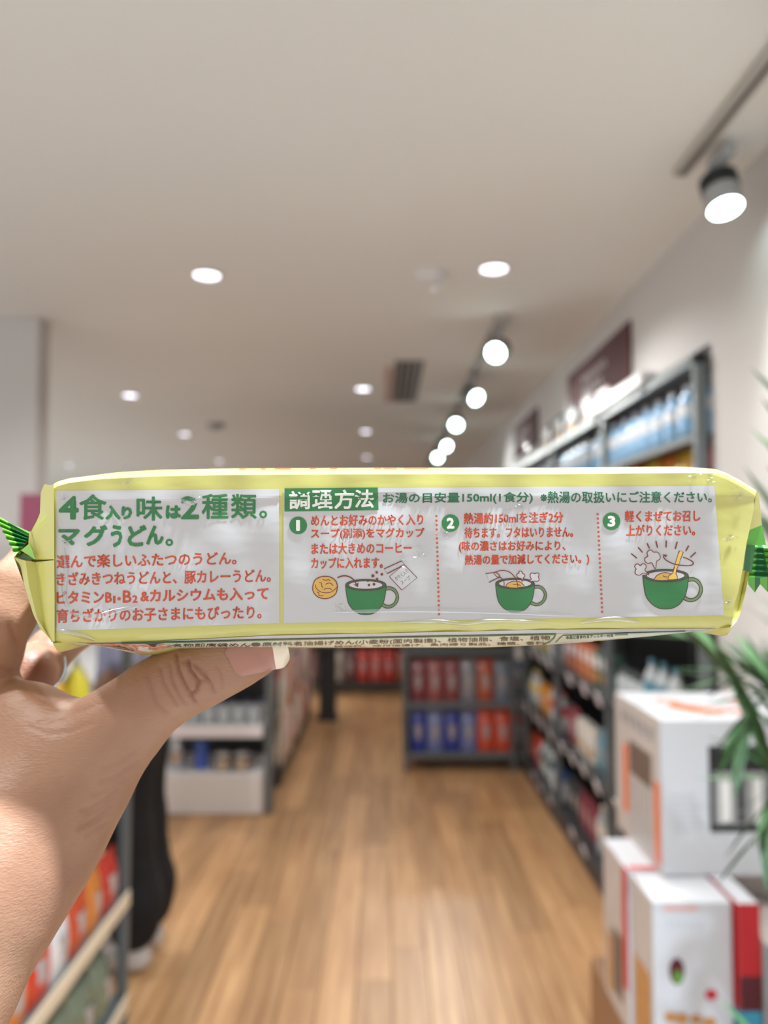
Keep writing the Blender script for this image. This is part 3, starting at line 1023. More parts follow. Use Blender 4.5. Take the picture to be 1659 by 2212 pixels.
def net_mesh(groups, kk, h, clip=None):
    """groups: [(k, caps)] -> vertices, quads"""
    allc = [c for _, cs in groups for c in cs]
    lo = np.min([np.minimum(a - ra, b - rb) for a, b, ra, rb in allc], 0) - 3 * h
    hi = np.max([np.maximum(a + ra, b + rb) for a, b, ra, rb in allc], 0) + 3 * h
    n = np.ceil((hi - lo) / h).astype(int) + 1
    ax = [(lo[i] + h * np.arange(n[i])).astype(np.float32) for i in range(3)]
    F = np.full(n, .02, np.float32)
    for k, caps in groups:
        G = np.full(n, .02, np.float32)
        for a, b, ra, rb in caps:
            pad = .012 if h < .004 else .06
            l = np.maximum(((np.minimum(a - ra, b - rb) - pad - lo) / h).astype(int), 0)
            u = np.minimum(((np.maximum(a + ra, b + rb) + pad - lo) / h).astype(int) + 2, n)
            sl = tuple(slice(l[i], u[i]) for i in range(3))
            X, Y, Z = ax[0][sl[0]][:, None, None], ax[1][sl[1]][None, :, None], ax[2][sl[2]][None, None, :]
            ab = (b - a)
            L2 = max(float(ab @ ab), 1e-12)
            t = np.clip(((X - a[0]) * ab[0] + (Y - a[1]) * ab[1] + (Z - a[2]) * ab[2]) / L2, 0, 1)
            d = np.sqrt((X - a[0] - t * ab[0]) ** 2 + (Y - a[1] - t * ab[1]) ** 2 + (Z - a[2] - t * ab[2]) ** 2) - (ra + (rb - ra) * t)
            G[sl] = smin(G[sl], d.astype(np.float32), k)
        F = smin(F, G, kk)
    S = F < 0
    c = S[:-1, :-1, :-1].astype(np.int8)
    tot = c.copy()
    tot[:] = 0
    for i in (0, 1):
        for j in (0, 1):
            for k in (0, 1):
                tot += S[i:n[0] - 1 + i, j:n[1] - 1 + j, k:n[2] - 1 + k]
    act = (tot > 0) & (tot < 8)
    idx = np.argwhere(act)
    vid = np.full(act.shape, -1, np.int64)
    vid[act] = np.arange(len(idx))
    acc = np.zeros((len(idx), 3))
    cnt = np.zeros(len(idx))
    cor = [(i, j, k) for i in (0, 1) for j in (0, 1) for k in (0, 1)]
    for p in cor:
        for axn in range(3):
            if p[axn]:
                continue
            q = list(p)
            q[axn] = 1
            fa = F[idx[:, 0] + p[0], idx[:, 1] + p[1], idx[:, 2] + p[2]]
            fb = F[idx[:, 0] + q[0], idx[:, 1] + q[1], idx[:, 2] + q[2]]
            m = (fa < 0) != (fb < 0)
            t = np.where(m, fa / np.where(m, fa - fb, 1), 0)
            e = np.tile(np.array(p, float), (len(idx), 1))
            e[:, axn] = t
            acc[m] += e[m]
            cnt[m] += 1
    V = (idx + acc / cnt[:, None]) * h + lo
    quads = []
    for axn in range(3):
        sl0 = [slice(None)] * 3
        sl1 = [slice(None)] * 3
        sl0[axn] = slice(0, -1)
        sl1[axn] = slice(1, None)
        A, B = S[tuple(sl0)], S[tuple(sl1)]
        e = np.argwhere(A != B)
        o1, o2 = (axn + 1) % 3, (axn + 2) % 3
        ok = (e[:, o1] > 0) & (e[:, o2] > 0) & (e[:, o1] < act.shape[o1]) & (e[:, o2] < act.shape[o2])
        e = e[ok]

        def g(d1, d2):
            q = e.copy()
            q[:, o1] -= d1
            q[:, o2] -= d2
            return vid[q[:, 0], q[:, 1], q[:, 2]]
        Q = np.stack([g(1, 1), g(0, 1), g(0, 0), g(1, 0)], 1)
        fl = ~A[e[:, 0], e[:, 1], e[:, 2]]
        Q[fl] = Q[fl][:, ::-1]
        quads.append(Q)
    Q = np.concatenate(quads)
    return V, Q[(Q >= 0).all(1)]


def link_mesh(name, V, Q, m, parent=None, smooth=True):
    me = bpy.data.meshes.new(name)
    me.vertices.add(len(V))
    me.vertices.foreach_set('co', np.asarray(V, np.float32).ravel())
    me.loops.add(Q.size)
    me.loops.foreach_set('vertex_index', Q.astype(np.int32).ravel())
    me.polygons.add(len(Q))
    me.polygons.foreach_set('loop_start', np.arange(0, Q.size, 4, dtype=np.int32))
    me.polygons.foreach_set('loop_total', np.full(len(Q), 4, np.int32))
    me.update()
    me.validate()
    if smooth:
        me.polygons.foreach_set('use_smooth', [True] * len(me.polygons))
    me.materials.append(m)
    o = bpy.data.objects.new(name, me)
    col.objects.link(o)
    if parent:
        o.parent = parent
    return o


def chain(pts):
    P = [np.array(p[:3], float) for p in pts]
    return [(P[i], P[i + 1], pts[i][3], pts[i + 1][3]) for i in range(len(P) - 1)]


def laplace(V, Q, it=2, lam=.5):
    for _ in range(it):
        s = np.zeros_like(V)
        c = np.zeros(len(V))
        for a, b in ((0, 1), (1, 2), (2, 3), (3, 0)):
            np.add.at(s, Q[:, a], V[Q[:, b]])
            np.add.at(c, Q[:, a], 1)
            np.add.at(s, Q[:, b], V[Q[:, a]])
            np.add.at(c, Q[:, b], 1)
        V = V + lam * (s / np.maximum(c, 1)[:, None] - V)
    return V


def skin_material(name, base, red, scale=1.0):
    m = bpy.data.materials.new(name)
    m.use_nodes = True
    nt = m.node_tree
    b = nt.nodes['Principled BSDF']
    b.inputs['Roughness'].default_value = .48
    b.inputs['Subsurface Weight'].default_value = .05
    b.inputs['Subsurface Radius'].default_value = (1., .35, .2)
    b.inputs['Subsurface Scale'].default_value = .004
    tc = nt.nodes.new('ShaderNodeTexCoord')

    def noise(sc, det=3):
        n = nt.nodes.new('ShaderNodeTexNoise')
        n.inputs['Scale'].default_value = sc
        n.inputs['Detail'].default_value = det
        nt.links.new(tc.outputs['Object'], n.inputs['Vector'])
        return n
    n1 = noise(38 * scale)
    at = nt.nodes.new('ShaderNodeAttribute')
    at.attribute_name = 'flush'
    mr = nt.nodes.new('ShaderNodeMapRange')
    mr.inputs['From Min'].default_value = .35
    mr.inputs['From Max'].default_value = .75
    mr.inputs['To Max'].default_value = .45
    nt.links.new(n1.outputs['Fac'], mr.inputs['Value'])
    ad = nt.nodes.new('ShaderNodeMath')
    ad.operation = 'ADD'
    ad.use_clamp = True
    nt.links.new(mr.outputs[0], ad.inputs[0])
    nt.links.new(at.outputs['Fac'], ad.inputs[1])
    mix = nt.nodes.new('ShaderNodeMix')
    mix.data_type = 'RGBA'
    mix.inputs[6].default_value = lin(base)
    mix.inputs[7].default_value = lin(red)
    nt.links.new(ad.outputs[0], mix.inputs[0])
    nt.links.new(mix.outputs[2], b.inputs['Base Color'])
    mp = nt.nodes.new('ShaderNodeMapping')
    mp.inputs['Rotation'].default_value = (0, .62, 0)
    mp.inputs['Scale'].default_value = (420, 900, 1500)
    nt.links.new(tc.outputs['Object'], mp.inputs['Vector'])
    v = nt.nodes.new('ShaderNodeTexNoise')
    v.inputs['Scale'].default_value = 1
    v.inputs['Detail'].default_value = 2
    nt.links.new(mp.outputs[0], v.inputs['Vector'])
    n2 = noise(260 * scale, 4)
    a2 = nt.nodes.new('ShaderNodeMath')
    a2.operation = 'ADD'
    nt.links.new(v.outputs['Fac'], a2.inputs[0])
    nt.links.new(n2.outputs['Fac'], a2.inputs[1])
    bp = nt.nodes.new('ShaderNodeBump')
    bp.inputs['Strength'].default_value = .35
    bp.inputs['Distance'].default_value = .0006
    nt.links.new(a2.outputs[0], bp.inputs['Height'])
    nt.links.new(bp.outputs[0], b.inputs['Normal'])
    return m


M['skin'] = skin_material('skin', (172, 130, 103), (136, 82, 60))

# ------------------------------------------------------------------ the shopper beyond the near left rack, side-on, facing the left shelves
per = empty('person', (-.93, 2.86, 0), 'person in loose black trousers and white shoes standing behind the near left rack', 'person')


def body_part(name, caps, m, k=.03, h=.009, parent=per, it=1):
    V, Q = net_mesh([(k, caps)], .01, h)
    return link_mesh(name, laplace(V, Q, it), Q, M[m] if isinstance(m, str) else m, parent)


skin_caps = (chain([(-.01, 0, .98, .11), (0, 0, 1.15, .105), (0, 0, 1.30, .10)]) +
             chain([(0, 0, 1.34, .05), (-.01, 0, 1.44, .045), (-.02, 0, 1.50, .055)]) +
             chain([(-.015, 0, 1.56, .088), (-.03, 0, 1.50, .062)]) + chain([(-.102, 0, 1.53, .010), (-.122, 0, 1.508, .012)]) +
             chain([(-.085, 0, 1.47, .022), (-.09, 0, 1.462, .02)]) + chain([(-.095, -.02, 1.487, .008), (-.095, .02, 1.487, .008)]))
for s in (-1, 1):
    skin_caps += chain([(0, s * .08, .95, .10), (.01, s * .075, .52, .055), (.02, s * .07, .10, .038)])
    skin_caps += chain([(.02, s * .07, .07, .036), (-.12, s * .075, .035, .025)])
    skin_caps += chain([(0, s * .15, 1.36, .045), (.02, s * .20, 1.10, .036), (-.12, s * .18, .93, .026)])
    skin_caps += chain([(-.13, s * .18, .92, .024), (-.19, s * .175, .885, .022)])
    for f in range(4):
        yy = s * (.155 + f * .014)
        skin_caps += chain([(-.195, yy, .885, .0085), (-.235 + .005 * abs(f - 1.5), yy, .868, .0078), (-.255 + .006 * abs(f - 1.5), yy, .84, .0068)])
    skin_caps += chain([(-.15, s * .15, .905, .012), (-.195, s * .135, .895, .009)])
    skin_caps += chain([(.0, s * .088, 1.53, .014), (.008, s * .092, 1.50, .011)])
V, Q = net_mesh([(.02, skin_caps)], .01, .0055)
bodyo = link_mesh('body', laplace(V, Q, 1), Q, M['skin'], per)
for s in (-1, 1):
    e = MB().lathe([(.001, -.011), (.009, -.006), (.011, 0), (.009, .006), (.001, .011)], n=10).build('eye', M['black_print'], per, (-.098, s * .031, 1.545), smooth=True)
tr = []
for s in (-1, 1):
    tr += chain([(0, s * .07, .97, .125), (-.005, s * .075, .75, .10), (.01, s * .08, .50, .080), (.045, s * .08, .25, .084), (.04, s * .08, .17, .084)])
body_part('trousers', tr, 'black_cloth', .04, .009)
sh = chain([(-.01, 0, .98, .135), (0, 0, 1.15, .125), (0, 0, 1.33, .10)]) + chain([(0, -.13, 1.35, .07), (0, .13, 1.35, .07)])
for s in (-1, 1):
    sh += chain([(0, s * .15, 1.35, .068), (.02, s * .20, 1.12, .055)])
body_part('shirt', sh, 'shirt_cloth', .03, .009)
for s in (-1, 1):
    body_part('shoe', chain([(.055, s * .075, .052, .046), (-.03, s * .075, .047, .042), (-.12, s * .078, .04, .036)]) + chain([(.05, s * .075, .09, .04), (.03, s * .075, .1, .04)]), 'shoe_white', .02, .007)
body_part('hair', chain([(.01, 0, 1.585, .098), (.02, 0, 1.53, .095), (.045, 0, 1.44, .07)]), 'black_cloth', .03, .008)

# ------------------------------------------------------------------ local frame of hand and packet
D0 = .25
FRAME = Matrix.Translation((0, 0, CAMZ)) @ Matrix.Rotation(PITCH, 4, 'X') @ Matrix.Translation((0, D0, 0))


def L(px, py, dy=0.):              # x right, y away, z up, relative to the packet's front centre
    D = D0 + dy
    return np.array(((px - 829.5) / FPX * D, dy, (1106 - py) / FPX * D))


def H(px, py, D, r):
    p = L(px, py, D - D0)
    return (p[0], p[1], p[2], r)


def frame_obj(o, origin):
    """origin: local point that becomes the object's own origin"""
    o.matrix_world = FRAME @ Matrix.Translation(Vector(origin))


# ------------------------------------------------------------------ the hand
thumb = chain([H(588, 1398, .2745, .0058), H(535, 1408, .2750, .0088), H(465, 1436, .2765, .0104), H(400, 1464, .278, .0113), H(325, 1512, .280, .0119),
               H(250, 1580, .281, .0148), H(160, 1685, .280, .0195), H(62, 1790, .275, .0262), H(-45, 1925, .262, .0280), H(-165, 2150, .245, .0262),
               H(-330, 2440, .222, .030)])
arm_back = chain([H(-140, 1880, .285, .026), H(-300, 2130, .262, .027), H(-470, 2420, .24, .030)])
palm = chain([H(-60, 1900, .275, .026), H(-70, 1700, .295, .020), H(-50, 1490, .302, .0135)]) + \
    chain([H(-60, 1900, .29, .024), H(-60, 1700, .315, .018), H(-10, 1530, .325, .012)]) + \
    chain([H(-80, 1900, .30, .022), H(-80, 1760, .33, .017), H(-40, 1640, .345, .012)]) + \
    chain([H(-20, 1520, .300, .0125), H(70, 1560, .29, .0125), H(170, 1610, .283, .0135)]) + \
    chain([H(-20, 1700, .29, .022), H(120, 1640, .284, .018)])
index_f = chain([H(-52, 1488, .302, .0130), H(-26, 1412, .297, .0118), H(12, 1322, .294, .0112), H(40, 1262, .297, .0102), H(72, 1215, .304, .0086), H(84, 1195, .309, .0074)])
middle_f = chain([H(-10, 1530, .325, .0125), H(58, 1452, .327, .0117), H(84, 1440, .345, .0104), H(112, 1402, .352, .0094), H(150, 1372, .356, .0086), H(196, 1352, .358, .0076)])
ring_f = chain([H(-40, 1640, .345, .012), H(30, 1600, .372, .0102), H(75, 1560, .388, .0092), H(92, 1540, .392, .0078)])
little_f = chain([H(-40, 1720, .345, .011), H(20, 1690, .375, .0088), H(58, 1668, .392, .0080), H(75, 1650, .396, .0068)])
GR = [(.009, thumb + arm_back + palm), (.004, index_f), (.004, middle_f), (.004, ring_f), (.004, little_f)]
V, Q = net_mesh(GR, .0035, .00085)
V = laplace(V, Q, 2)


def proj(V):
    D = D0 + V[:, 1]
    return 829.5 + FPX * V[:, 0] / D, 1106 - FPX * V[:, 2] / D


def vnorm(V, Q):
    e1, e2 = V[Q[:, 2]] - V[Q[:, 0]], V[Q[:, 3]] - V[Q[:, 1]]
    n = np.cross(e1, e2)
    N = np.zeros_like(V)
    for k in range(4):
        np.add.at(N, Q[:, k], n)
    return N / np.maximum(np.linalg.norm(N, axis=1), 1e-12)[:, None]


def polydist(px, py, pts):
    d = np.full(len(px), 1e9)
    for (x0, y0), (x1, y1) in zip(pts[:-1], pts[1:]):
        dx, dy_ = x1 - x0, y1 - y0
        t = np.clip(((px - x0) * dx + (py - y0) * dy_) / (dx * dx + dy_ * dy_), 0, 1)
        d = np.minimum(d, np.hypot(px - x0 - t * dx, py - y0 - t * dy_))
    return d


def zc(pts, s=.4219, ox=0, oy=1350):
    return [(ox + x * s, oy + y * s) for x, y in pts]


CREASES = [
    (zc([(903, 150), (915, 230), (940, 290), (972, 345), (1000, 395)]), .55, 3.5),
    (zc([(962, 178), (975, 230), (1000, 262), (1018, 292), (1005, 335), (985, 350)]), .70, 3.8),
    (zc([(1000, 210), (1040, 250), (1075, 290), (1098, 345)]), .45, 3.5),
    (zc([(1012, 295), (1060, 275), (1050, 250)]), .35, 3.5),
    (zc([(930, 190), (1000, 200), (1060, 240)]), .22, 4.),
    (zc([(820, 220), (835, 290), (865, 350), (905, 410)]), .30, 4.),
    (zc([(760, 260), (775, 330), (800, 400), (850, 450)]), .2, 5.),
    (zc([(1110, 215), (1135, 255), (1140, 320)]), .22, 3.5),
    (zc([(870, 200), (880, 280), (915, 360), (950, 410)]), .3, 3.5),
    (zc([(708, 700), (640, 745), (590, 775), (520, 800)]), .26, 6.),
    (zc([(640, 790), (560, 840), (480, 870)]), .2, 6.),
    (zc([(600, 840), (540, 890), (470, 935), (420, 950)]), .32, 5.5),
    (zc([(580, 880), (520, 935), (440, 975)]), .2, 5.5),
    (zc([(655, 735), (600, 790), (540, 815)]), .15, 6.),
    (zc([(690, 650), (620, 700), (540, 735)]), .16, 7.),
    (zc([(555, 965), (470, 1010), (410, 1020)]), .2, 6.),
    (zc([(565, 930), (500, 985), (430, 1030), (400, 1045)]), .34, 5.5),
    (zc([(545, 1010), (480, 1050), (440, 1080)]), .3, 4.),
    (zc([(200, 500), (300, 478), (420, 440), (520, 400)]), .22, 5.),
    (zc([(150, 520), (260, 560), (360, 545), (470, 500)]), .18, 5.),
    (zc([(0, 215), (60, 240), (130, 330), (230, 390), (300, 405)]), .35, 6.),
    (zc([(50, 0), (90, 120), (80, 220)]), .35, 6.),
]
px, py = proj(V)
N = vnorm(V, Q)
facing = np.clip(-N[:, 1], 0, 1) * (V[:, 1] < .075)
flush = np.zeros(len(V))
disp = np.zeros(len(V))
for pts, amp, wd in CREASES:
    d = polydist(px, py, pts)
    g = np.exp(-(d / wd) ** 2)
    disp -= amp * .0012 * g
    disp += amp * .00035 * np.exp(-((d - 2.4 * wd) / (1.6 * wd)) ** 2)
    flush = np.maximum(flush, g * min(.8, amp * 1.2))
V = V + N * (disp * np.sqrt(facing))[:, None]
# knuckle skin is pinker round the ring finger and the web
flush = np.maximum(flush * facing, .75 * np.exp(-(((px - 85) / 45) ** 2 + ((py - 1445) / 60) ** 2)) * (V[:, 1] > .065))
HO = L(-45, 1925, .012)
Vh = V - HO
hand = link_mesh('hand', Vh, Q, M['skin'])
hand.matrix_world = FRAME @ Matrix.Translation(Vector(HO))
at = hand.data.attributes.new('flush', 'FLOAT', 'POINT')
at.data.foreach_set('value', flush.astype(np.float32))
tag(hand, 'left hand gripping the yellow noodle packet, thumb in front, forearm lit from above', 'hand')


def hand_depth(px_, py_, off=0.):
    """first crossing of the hand surface along the ray of a local pixel"""
    px_, py_ = np.asarray(px_, float), np.asarray(py_, float)
    D = np.full(px_.shape, .258)
    for _ in range(60):
        P = np.stack(((px_ - 829.5) / FPX * D, D - D0, (1106 - py_) / FPX * D), -1)
        g = None
        for a, b, ra, rb in thumb[:4]:
            d = cone_d(P, a, b, ra, rb)
            g = d if g is None else smin(g, d, .009)
        D = D + g * .8
        miss = D > .285
        D = np.where(miss, .285, D)
    return D


# thumb nail: a curved plate on the thumb's back
nu, nv = 26, 17
rows, rowsb = [], []
for i in range(nu):
    s = i / (nu - 1)
    xc = 487 + s * 134
    yc = 1410 - s * 14
    hw = (55 - 11 * s) * (1 - .35 * max(0, (s - .86) / .14) ** 2)
    hw *= max(.30, math.sqrt(max(.0, 1 - (1 - min(1, s / .20)) ** 2)))
    row = []
    for j in range(nv):
        q = j / (nv - 1) * 2 - 1
        x = xc + (10 * q * q if s < .3 else 10 * q * q * (1 - (s - .3) * 2.2)) + 10 * q * s
        y = yc + hw * q - 10 * s * (q > 0) * 0
        row.append((x, y))
    rows.append(row)
A = np.array(rows)
dd = hand_depth(A[..., 0], A[..., 1])
for i in range(nu):                       # beyond the finger tip the nail keeps its own curve
    for j in range(nv):
        q = j / (nv - 1) * 2 - 1
        lim = dd[int(nu * .5), nv // 2] + .0052 * q * q + .0030 * max(0, i / (nu - 1) - .5)
        dd[i, j] = min(dd[i, j], lim) if i > nu * .45 else dd[i, j]
for _ in range(3):
    dd[1:-1] = (dd[:-2] + dd[1:-1] * 2 + dd[2:]) / 4
dd -= .00055
Pn = np.stack(((A[..., 0] - 829.5) / FPX * dd, dd - D0, (1106 - A[..., 1]) / FPX * dd), -1) - HO
m = MB()
half = int(nu * .74)
m.grid([[tuple(p) for p in r] for r in Pn[:half + 1]], 0)
# free edge: its inner boundary curves
m.grid([[tuple(p) for p in r] for r in Pn[half:]], 1)
Pb = Pn + np.array((0, .0006, 0))
m.grid([[tuple(p) for p in r] for r in Pb[half:]], 1)
m.grid([[tuple(p) for p in Pn[-1]], [tuple(p) for p in Pb[-1]]], 1)
M['nail'] = mat('nail', (176, 120, 101), .28, var=.06, vscale=120, coat=.5)
M['nail_tip'] = mat('nail_tip', (244, 226, 200), .25, var=.03, coat=.5)
nl = m.build('thumbnail', [M['nail'], M['nail_tip']], hand, smooth=True)

# silver ring on the middle finger
ra = L(84, 1440, .0935)
axis = Vector(L(84, 1440, .095) - L(60, 1449, .078)).normalized()
seg, cs = 48, 8
m = MB()
R_, wdt, th = .0113, .0013, .0008
rows = []
for k in range(seg):
    a = 2 * math.pi * k / seg
    rows.append([((R_ + th * math.cos(b)) * math.cos(a), (R_ + th * math.cos(b)) * math.sin(a), wdt * math.sin(b)) for b in (2 * math.pi * j / cs for j in range(cs))])
rows.append(rows[0])
m.grid(rows, closed=True)
rg = m.build('finger_ring', M['steel'], hand, smooth=True)
rg.rotation_mode = 'QUATERNION'
rg.rotation_quaternion = axis.to_track_quat('Z', 'Y')
rg.location = Vector(ra - HO)
rg['label'] = 'thin silver finger ring'

# ------------------------------------------------------------------ the packet
def relief_noise(nt, vec, scale, rot=(0, 0, 0), det=2, typ=None):
    mp = nt.nodes.new('ShaderNodeMapping')
    mp.inputs['Scale'].default_value = scale
    mp.inputs['Rotation'].default_value = rot
    nt.links.new(vec, mp.inputs['Vector'])
    n = nt.nodes.new('ShaderNodeTexNoise')
    n.inputs['Scale'].default_value = 1
    n.inputs['Detail'].default_value = det
    if typ:
        n.noise_type = typ
    nt.links.new(mp.outputs[0], n.inputs['Vector'])
    return n


# crinkled spots of the film, in packet coordinates (pixels, radius in metres)
CRINKLE = [((1088, 1108), .0032), ((1122, 1092), .0030), ((1150, 1118), .0022), ((912, 1195), .0036), ((868, 1208), .0026), ((962, 1152), .0032), ((1498, 1032), .0036),
           ((1534, 1034), .0022), ((138, 1076), .0018), ((140, 1172), .0014), ((1600, 1068), .0030), ((1578, 1160), .0026), ((418, 1082), .0016), ((275, 1042), .0028), ((1575, 1300), .0022), ((735, 1310), .003)]
_rg = []


def relief_group():
    if _rg:
        return _rg[0]
    g = bpy.data.node_groups.new('film_relief', 'ShaderNodeTree')
    g.interface.new_socket('Vector', in_out='INPUT', socket_type='NodeSocketVector')
    g.interface.new_socket('Film', in_out='OUTPUT', socket_type='NodeSocketFloat')
    g.interface.new_socket('Body', in_out='OUTPUT', socket_type='NodeSocketFloat')
    gi, go = g.nodes.new('NodeGroupInput'), g.nodes.new('NodeGroupOutput')
    vec = gi.outputs[0]

    def math_(op, a, b):
        m = g.nodes.new('ShaderNodeMath')
        m.operation = op
        for i, v in enumerate((a, b)):
            if isinstance(v, (int, float)):
                m.inputs[i].default_value = v
            else:
                g.links.new(v, m.inputs[i])
        return m.outputs[0]
    soft = relief_noise(g, vec, (22, 40, 70), det=3).outputs['Fac']
    rid = relief_noise(g, vec, (26, 30, 75), (0, .25, 0), 3, 'RIDGED_MULTIFRACTAL').outputs['Fac']
    mr = g.nodes.new('ShaderNodeMapRange')
    mr.inputs['From Min'].default_value = 1.1
    mr.inputs['From Max'].default_value = 1.9
    mr.inputs['To Max'].default_value = .35
    g.links.new(rid, mr.inputs['Value'])
    base = math_('ADD', soft, mr.outputs[0])
    tot = None
    for (px_, py_), r_ in CRINKLE:
        d = g.nodes.new('ShaderNodeVectorMath')
        d.operation = 'DISTANCE'
        g.links.new(vec, d.inputs[0])
        d.inputs[1].default_value = ((px_ - 829.5) / FPX * .2515, .002, (1106 - py_) / FPX * .2515)
        m = g.nodes.new('ShaderNodeMapRange')
        m.interpolation_type = 'SMOOTHSTEP'
        m.inputs['From Min'].default_value = r_ * 1.5
        m.inputs['From Max'].default_value = r_ * .3
        g.links.new(d.outputs['Value'], m.inputs['Value'])
        tot = m.outputs[0] if tot is None else math_('MAXIMUM', tot, m.outputs[0])
    crk = relief_noise(g, vec, (520, 520, 640), det=2, typ='RIDGED_MULTIFRACTAL').outputs['Fac']
    g.links.new(math_('ADD', base, math_('MULTIPLY', math_('MULTIPLY', crk, tot), 1.3)), go.inputs[0])
    g.links.new(base, go.inputs[1])
    _rg.append(g)
    return g


def film(name, c, rough=.32, coat=.55, marb=None):
    m = bpy.data.materials.new(name)
    m.use_nodes = True
    nt = m.node_tree
    b = nt.nodes['Principled BSDF']
    b.inputs['Base Color'].default_value = lin(c)
    b.inputs['Roughness'].default_value = rough
    b.inputs['Coat Weight'].default_value = coat
    b.inputs['Coat Roughness'].default_value = .07
    tc = nt.nodes.new('ShaderNodeTexCoord')

    def nz(scale, rot=(0, 0, 0), det=2, typ=None):
        return relief_noise(nt, tc.outputs['Object'], scale, rot, det, typ)
    gr = nt.nodes.new('ShaderNodeGroup')
    gr.node_tree = relief_group()
    nt.links.new(tc.outputs['Object'], gr.inputs[0])
    for k_, (st, di, tgt) in enumerate(((.55, .0022, 'Coat Normal'), (.25, .0015, 'Normal'))):
        bp = nt.nodes.new('ShaderNodeBump')
        bp.inputs['Strength'].default_value = st
        bp.inputs['Distance'].default_value = di
        nt.links.new(gr.outputs[k_], bp.inputs['Height'])
        nt.links.new(bp.outputs[0], b.inputs[tgt])
    if marb:
        n = nz((160, 160, 160), det=4)
        cr = nt.nodes.new('ShaderNodeValToRGB')
        els = cr.color_ramp.elements
        els[0].position, els[0].color = .40, lin(marb[0])
        els[1].position, els[1].color = .62, lin(marb[1])
        e = els.new(.47)
        e.color = lin(c)
        e = els.new(.54)
        e.color = lin(marb[2])
        nt.links.new(n.outputs['Fac'], cr.inputs[0])
        nt.links.new(cr.outputs[0], b.inputs['Base Color'])
    M[name] = m
    return m


film('film_yellow', (206, 200, 112))
film('film_white', (203, 201, 201))
film('film_cream', (214, 214, 190))
film('ink_green', (40, 122, 62))
film('ink_green_text', (34, 110, 68))
film('ink_orange', (208, 76, 38))
film('ink_maroon', (120, 38, 30))
film('ink_outline', (66, 44, 34))
film('ink_rim', (74, 80, 62))
film('ink_handle', (112, 140, 88))
film('ink_noodle', (222, 176, 88))
film('ink_spoon', (240, 200, 90))
film('ink_paper', (208, 205, 206))
film('ink_grey', (206, 206, 208))
film('ink_white', (248, 246, 238))
film('ink_black', (84, 78, 62))
film('photo_marble', (214, 176, 150), marb=((60, 44, 34), (226, 220, 206), (196, 96, 70)))

pk = empty('noodle_packet', (0, 0, 0), 'glossy pale yellow noodle packet with Japanese cooking steps, held up in the hand', 'packet')
frame_obj(pk, (0, 0, 0))

TOP = [(114, 1047), (122, 1041), (150, 1033), (215, 1025), (330, 1019), (500, 1016), (800, 1014.5), (1200, 1014.5), (1480, 1012), (1545, 1013), (1570, 1022), (1600, 1038), (1634, 1060)]
BOT = [(117, 1387), (300, 1384), (580, 1370), (900, 1363), (1180, 1357), (1400, 1355), (1560, 1355), (1577, 1352)]
RGT = [(1577, 1352), (1584, 1330), (1586, 1306), (1595, 1278), (1604, 1230), (1612, 1175), (1619, 1145), (1627, 1107), (1634, 1060)]
SIL = [(100, 1386), (165, 1387), (195, 1393), (230, 1402), (270, 1412), (300, 1411), (330, 1405), (365, 1398), (700, 1397), (1060, 1397), (1190, 1391.5), (1300, 1384), (1450, 1370), (1577, 1354), (1700, 1352)]


def pin(tab, x):
    return np.interp(x, [p[0] for p in tab], [p[1] for p in tab])


def dyF(px, py):
    """how far the front film lies behind the flat front plane, metres"""
    px, py = np.asarray(px, float), np.asarray(py, float)
    T, B = pin(TOP, px), pin(BOT, px)
    v = .0012 * (1 - np.clip((px - 117) / 60, 0, 1)) ** 2
    v = v + .009 * np.clip((px - 1535) / 100, 0, 1) ** 2
    v = v + .0045 * np.clip((T + 9 - py) / 9, 0, 1) ** 2
    v = v + .0022 * np.clip((py - (B - 20)) / 20, 0, 1) ** 2
    v = v - .0012 * np.sin(np.clip((py - T) / (B - T), 0, 1) * math.pi) * np.sin(np.clip((px - 117) / 1480, 0, 1) * math.pi) + .0012
    v = v + .00016 * np.sin(px / 47 + py / 31) + .00012 * np.sin(px / 19 - py / 44)
    # long fold along the top of the white area
    yf = 1077 + 9 * np.sin(px / 190.) * (px < 900)
    v = v + .00022 * np.tanh((py - yf) / 2.2)
    # puckers near the lower edge
    v = v + .00035 * np.clip((py - 1325) / 40, 0, 1) * np.sin(px / 23. + 2.5 * np.sin(px / 90.)) * np.clip((px - 700) / 200, .25, 1)
    return v


def surf(px, py, lift=0.):
    d = dyF(px, py) - lift
    D = D0 + d
    return np.stack(((np.asarray(px, float) - 829.5) / FPX * D, d, (1106 - np.asarray(py, float)) / FPX * D), -1)


def right_px(py):
    pts = sorted([(p[1], p[0]) for p in RGT])
    return np.interp(py, [p[0] for p in pts], [p[1] for p in pts])


# body mesh: closed rings around the cross-section, one per column
NC, NR = 260, 72
us = np.linspace(0, 1, NC)
DYT = [.009, .02, .04, .07, .10, .125, .135]
DYB = [.13, .11, .08, .05, .035, .027, .020, .014, .010, .007, .0045]


def drop_z(pxf, dy):
    """height of the underside at front-column pxf, depth dy"""
    zB = (1106 - pin(BOT, pxf)) / FPX * (D0 + .0034)
    zS = (1106 - pin(SIL, pxf)) / FPX * (D0 + .030)
    g = np.sin(np.clip((dy - .0034) / .0266, 0, 1) * math.pi / 2) ** .85
    return zB + (zS - zB) * g


